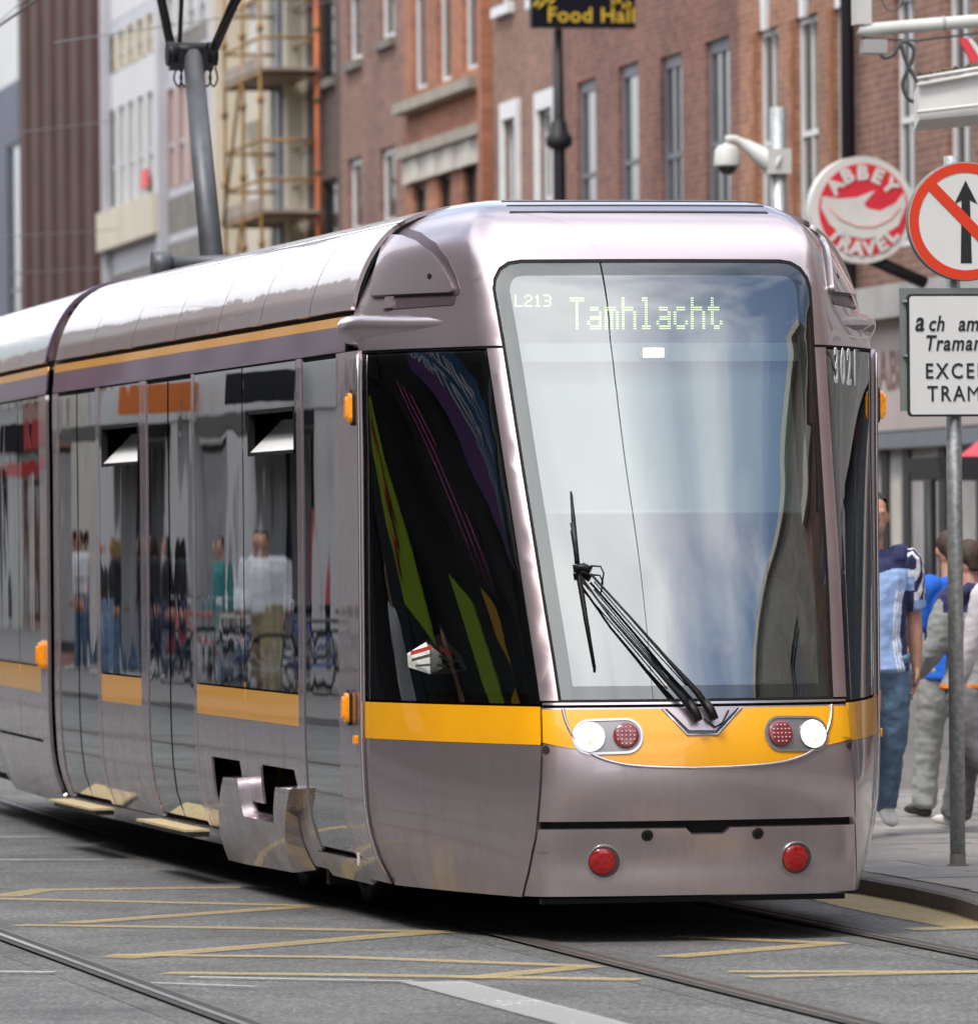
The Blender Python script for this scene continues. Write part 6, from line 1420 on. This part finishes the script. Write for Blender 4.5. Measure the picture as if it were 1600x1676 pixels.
# ------------------------------------------------------------------ across the street: people and bicycles that the tram's side mirrors
def bicycle(loc, head, label, col, group='bicycles parked across the street'):
    nm = 'bike_'+col; 
    if nm not in MATS: mat(nm, {'red': (.4, .03, .03), 'blue': (.04, .08, .3), 'silver': (.5, .5, .5), 'black': (.03, .03, .03), 'green': (.04, .2, .1)}[col], rough=.3, coat=.5)
    r = thing('bicycle', loc, label, 'bicycle', group); O = Vector(loc); e = Vector((math.sin(head), math.cos(head), 0)); u = Vector((0, 0, 1)); sd = e.cross(u)
    P = lambda a, z, d=0: O+e*a+u*z+sd*d
    for a in (-.52, .52):
        q = MB(); q.tube([P(a+.34*math.cos(t*math.pi/12), .34+.34*math.sin(t*math.pi/12)) for t in range(25)], .017, 6); w_ = q.build('wheel', 'black_rubber', r)
        q = MB()
        for t in range(6): q.tube([P(a-.32*math.cos(t*math.pi/6), .34-.32*math.sin(t*math.pi/6)), P(a+.32*math.cos(t*math.pi/6), .34+.32*math.sin(t*math.pi/6))], .003, 4)
        q.build('spokes', 'chrome', w_)['kind'] = 'stuff'
    q = MB()
    for a, b_ in (((-.52, .34), (-.12, .30)), ((-.12, .30), (-.22, .86)), ((-.52, .34), (-.20, .78)), ((-.12, .30), (.36, .72)), ((-.20, .80), (.34, .82)), ((.34, .86), (.52, .34))): q.tube([P(*a), P(*b_)], .019, 8)
    q.build('frame', nm, r)
    q = MB(); q.limb = None; q.tube([P(-.36, .90), P(-.22, .92), P(-.08, .90)], [.06, .055, .02], 8); q.build('saddle', 'black_plastic', r)
    q = MB(); q.tube([P(.34, .84), P(.32, 1.0)], .015, 8); q.tube([P(.28, 1.0, -.28), P(.36, 1.02, -.1), P(.36, 1.02, .1), P(.28, 1.0, .28)], .013, 8); q.build('handlebar', 'chrome', r)
    q = MB(); q.tube([P(-.12, .30, .05), P(-.02, .18, .09), P(-.02, .18, .17)], .012, 6); q.tube([P(-.12, .30, -.05), P(-.22, .42, -.09), P(-.22, .42, -.17)], .012, 6); q.build('cranks', 'chrome', r)
def mirror_pt(px, py, X):
    """street point whose reflection in the tram's near side appears at a pixel"""
    p = at_x(px, py, -1.2); d = (p-CAM).normalized(); d.x = -d.x; t = (X-p.x)/d.x; return p+d*t
for px, X, face, H, top, legs, hair, sl, lh, lab in (
        (131, -9.3, 1.6, 1.80, 'white_cotton', 'denim', 'hair_brown', 'short', False, 'person in a white T-shirt and pale jeans, mirrored in the far door'),
        (100, -9.9, 1.7, 1.74, 'white_cotton', 'denim', 'hair_dark', 'short', False, 'second person in white, mirrored at the left edge of the far door'),
        (185, -9.0, 1.4, 1.70, 'black_cloth', 'denim', 'hair_fair', 'long', True, 'fair-haired person in a black jacket mirrored in the single window'),
        (241, -9.4, 1.6, 1.72, 'black_cloth', 'denim_dark', 'hair_brown', 'long', True, 'person in black and dark jeans mirrored left in the middle door'),
        (283, -9.2, 1.6, 1.70, 'black_cloth', 'denim_dark', 'hair_dark', 'long', True, 'person in black and dark jeans mirrored right in the middle door'),
        (432, -8.6, 2.6, 1.76, 'white_cotton', 'khaki', 'hair_dark', 'long', False, 'person in a white shirt mirrored among the bicycles'),
        (365, -8.9, 1.9, 1.70, 'teal', 'denim', 'hair_dark', 'long', False, 'person in a green top mirrored in the wide window')):
    p = mirror_pt(px, 1000, X); person(Vector((p.x, p.y, .10)), face, lab, H=H, stride=8, arms=(6, -6), elbow=(14, 14), top=top, legs=legs, hair=hair, sleeve=sl, long_hair=lh, voxel=.026)
for i, (px, X, col, hd) in enumerate(((345, -9.0, 'red', .9), (415, -8.9, 'silver', 1.2), (440, -9.2, 'black', .8), (466, -8.8, 'blue', 1.1), (532, -8.8, 'black', 1.3), (395, -9.0, 'green', .7))):
    p = mirror_pt(px, 1060, X); bicycle((p.x, p.y, .10), hd, '%s bicycle parked across the street, %s of six along the row' % (col, ('first', 'second', 'third', 'fourth', 'nearest', 'sixth')[i]), col)
# shop signs across the street that the cab window mirrors
def cab_mirror(px, py, X=-11.45):
    p, n = SN(*nz(px, py)); d = (p-CAM).normalized(); r = d-n*(2*d.dot(n)); t = (X-p.x)/r.x; return p+r*t

mat('sign_blue', (.03, .14, .34), rough=.5, noise=(1.5, .3)); mat('sign_violet', (.16, .05, .22), rough=.5, noise=(2, .2)); mat('lime', (.42, .62, .02), rough=.6); mat('sign_amber', (.75, .40, .02), rough=.6); mat('pink_print', (.55, .08, .30), rough=.6)
def lsign(name, label, px, py, w_, h_, m, X=-11.20):
    c = cab_mirror(px, py, X); Y0, Y1, z0, z1 = c.y-w_/2, c.y+w_/2, c.z-h_/2, c.z+h_/2
    r = thing(name, (X, c.y, z0), label, 'sign'); q = MB(); q.box((X-.10, Y0, z0), (X, Y1, z1)); b = q.build('board', m, r); return b, c
XS = -11.185
b, c = lsign('clothing_sign', "blue and violet CHILDREN'S CLOTHING sign mirrored in the cab side window", 748, 640, 2.6, 1.15, 'sign_blue')
q = MB(); q.box((XS-.014, c.y-1.28, c.z-.56), (XS-.005, c.y+1.28, c.z-.2)); q.build('lower_stripe', 'sign_violet', b)
text_mesh('lettering', "CHILDREN'S", .32, (XS, c.y-.6, c.z+.12), (0, 1, 0), (0, 0, 1), 'print_white', b, bold=.008); text_mesh('lettering', 'CLOTHING', .32, (XS, c.y-.5, c.z-.22), (0, 1, 0), (0, 0, 1), 'print_white', b, bold=.008)
b, c = lsign('lime_banner', 'lime green banner with red scrawl mirrored in the cab side window', 655, 900, 1.0, 1.0, 'lime')
q = MB(); q.tube([Vector((XS, c.y-.35+.12*i, c.z+.42-.12*i+(.18 if i % 2 else 0))) for i in range(7)], .05, 6); q.build('red_scrawl', 'abbey_red', b)
b, c = lsign('lime_banner', 'smaller lime green banner mirrored low in the cab side window', 775, 1040, .5, .6, 'lime')
b, c = lsign('pink_sign', 'dark sign with pink strokes mirrored in the cab side window', 765, 890, .9, .7, 'shop_black')
for i in range(3): q = MB(); q.tube([(XS, c.y-.36+.18*i, c.z-.28), (XS, c.y-.30+.18*i, c.z+.28)], .025, 6); q.build('pink_stroke', 'pink_print', b)
b, c = lsign('amber_sign', 'small amber sign mirrored near the windscreen pillar', 812, 1015, .4, .3, 'sign_amber')
for (px, top, lab) in ((640, 'white_cotton', 'person in white mirrored low in the cab side window'), (715, 'maroon', 'person in maroon mirrored in the middle of the cab window')):
    c = cab_mirror(px, 1000, -9.6); person(Vector((-9.6, c.y, .10)), 1.5, lab, H=1.72, stride=10, arms=(8, -8), elbow=(14, 14), top=top, legs='denim_dark', sleeve='long', voxel=.026)
bpy.data.scenes.remove(TMP)
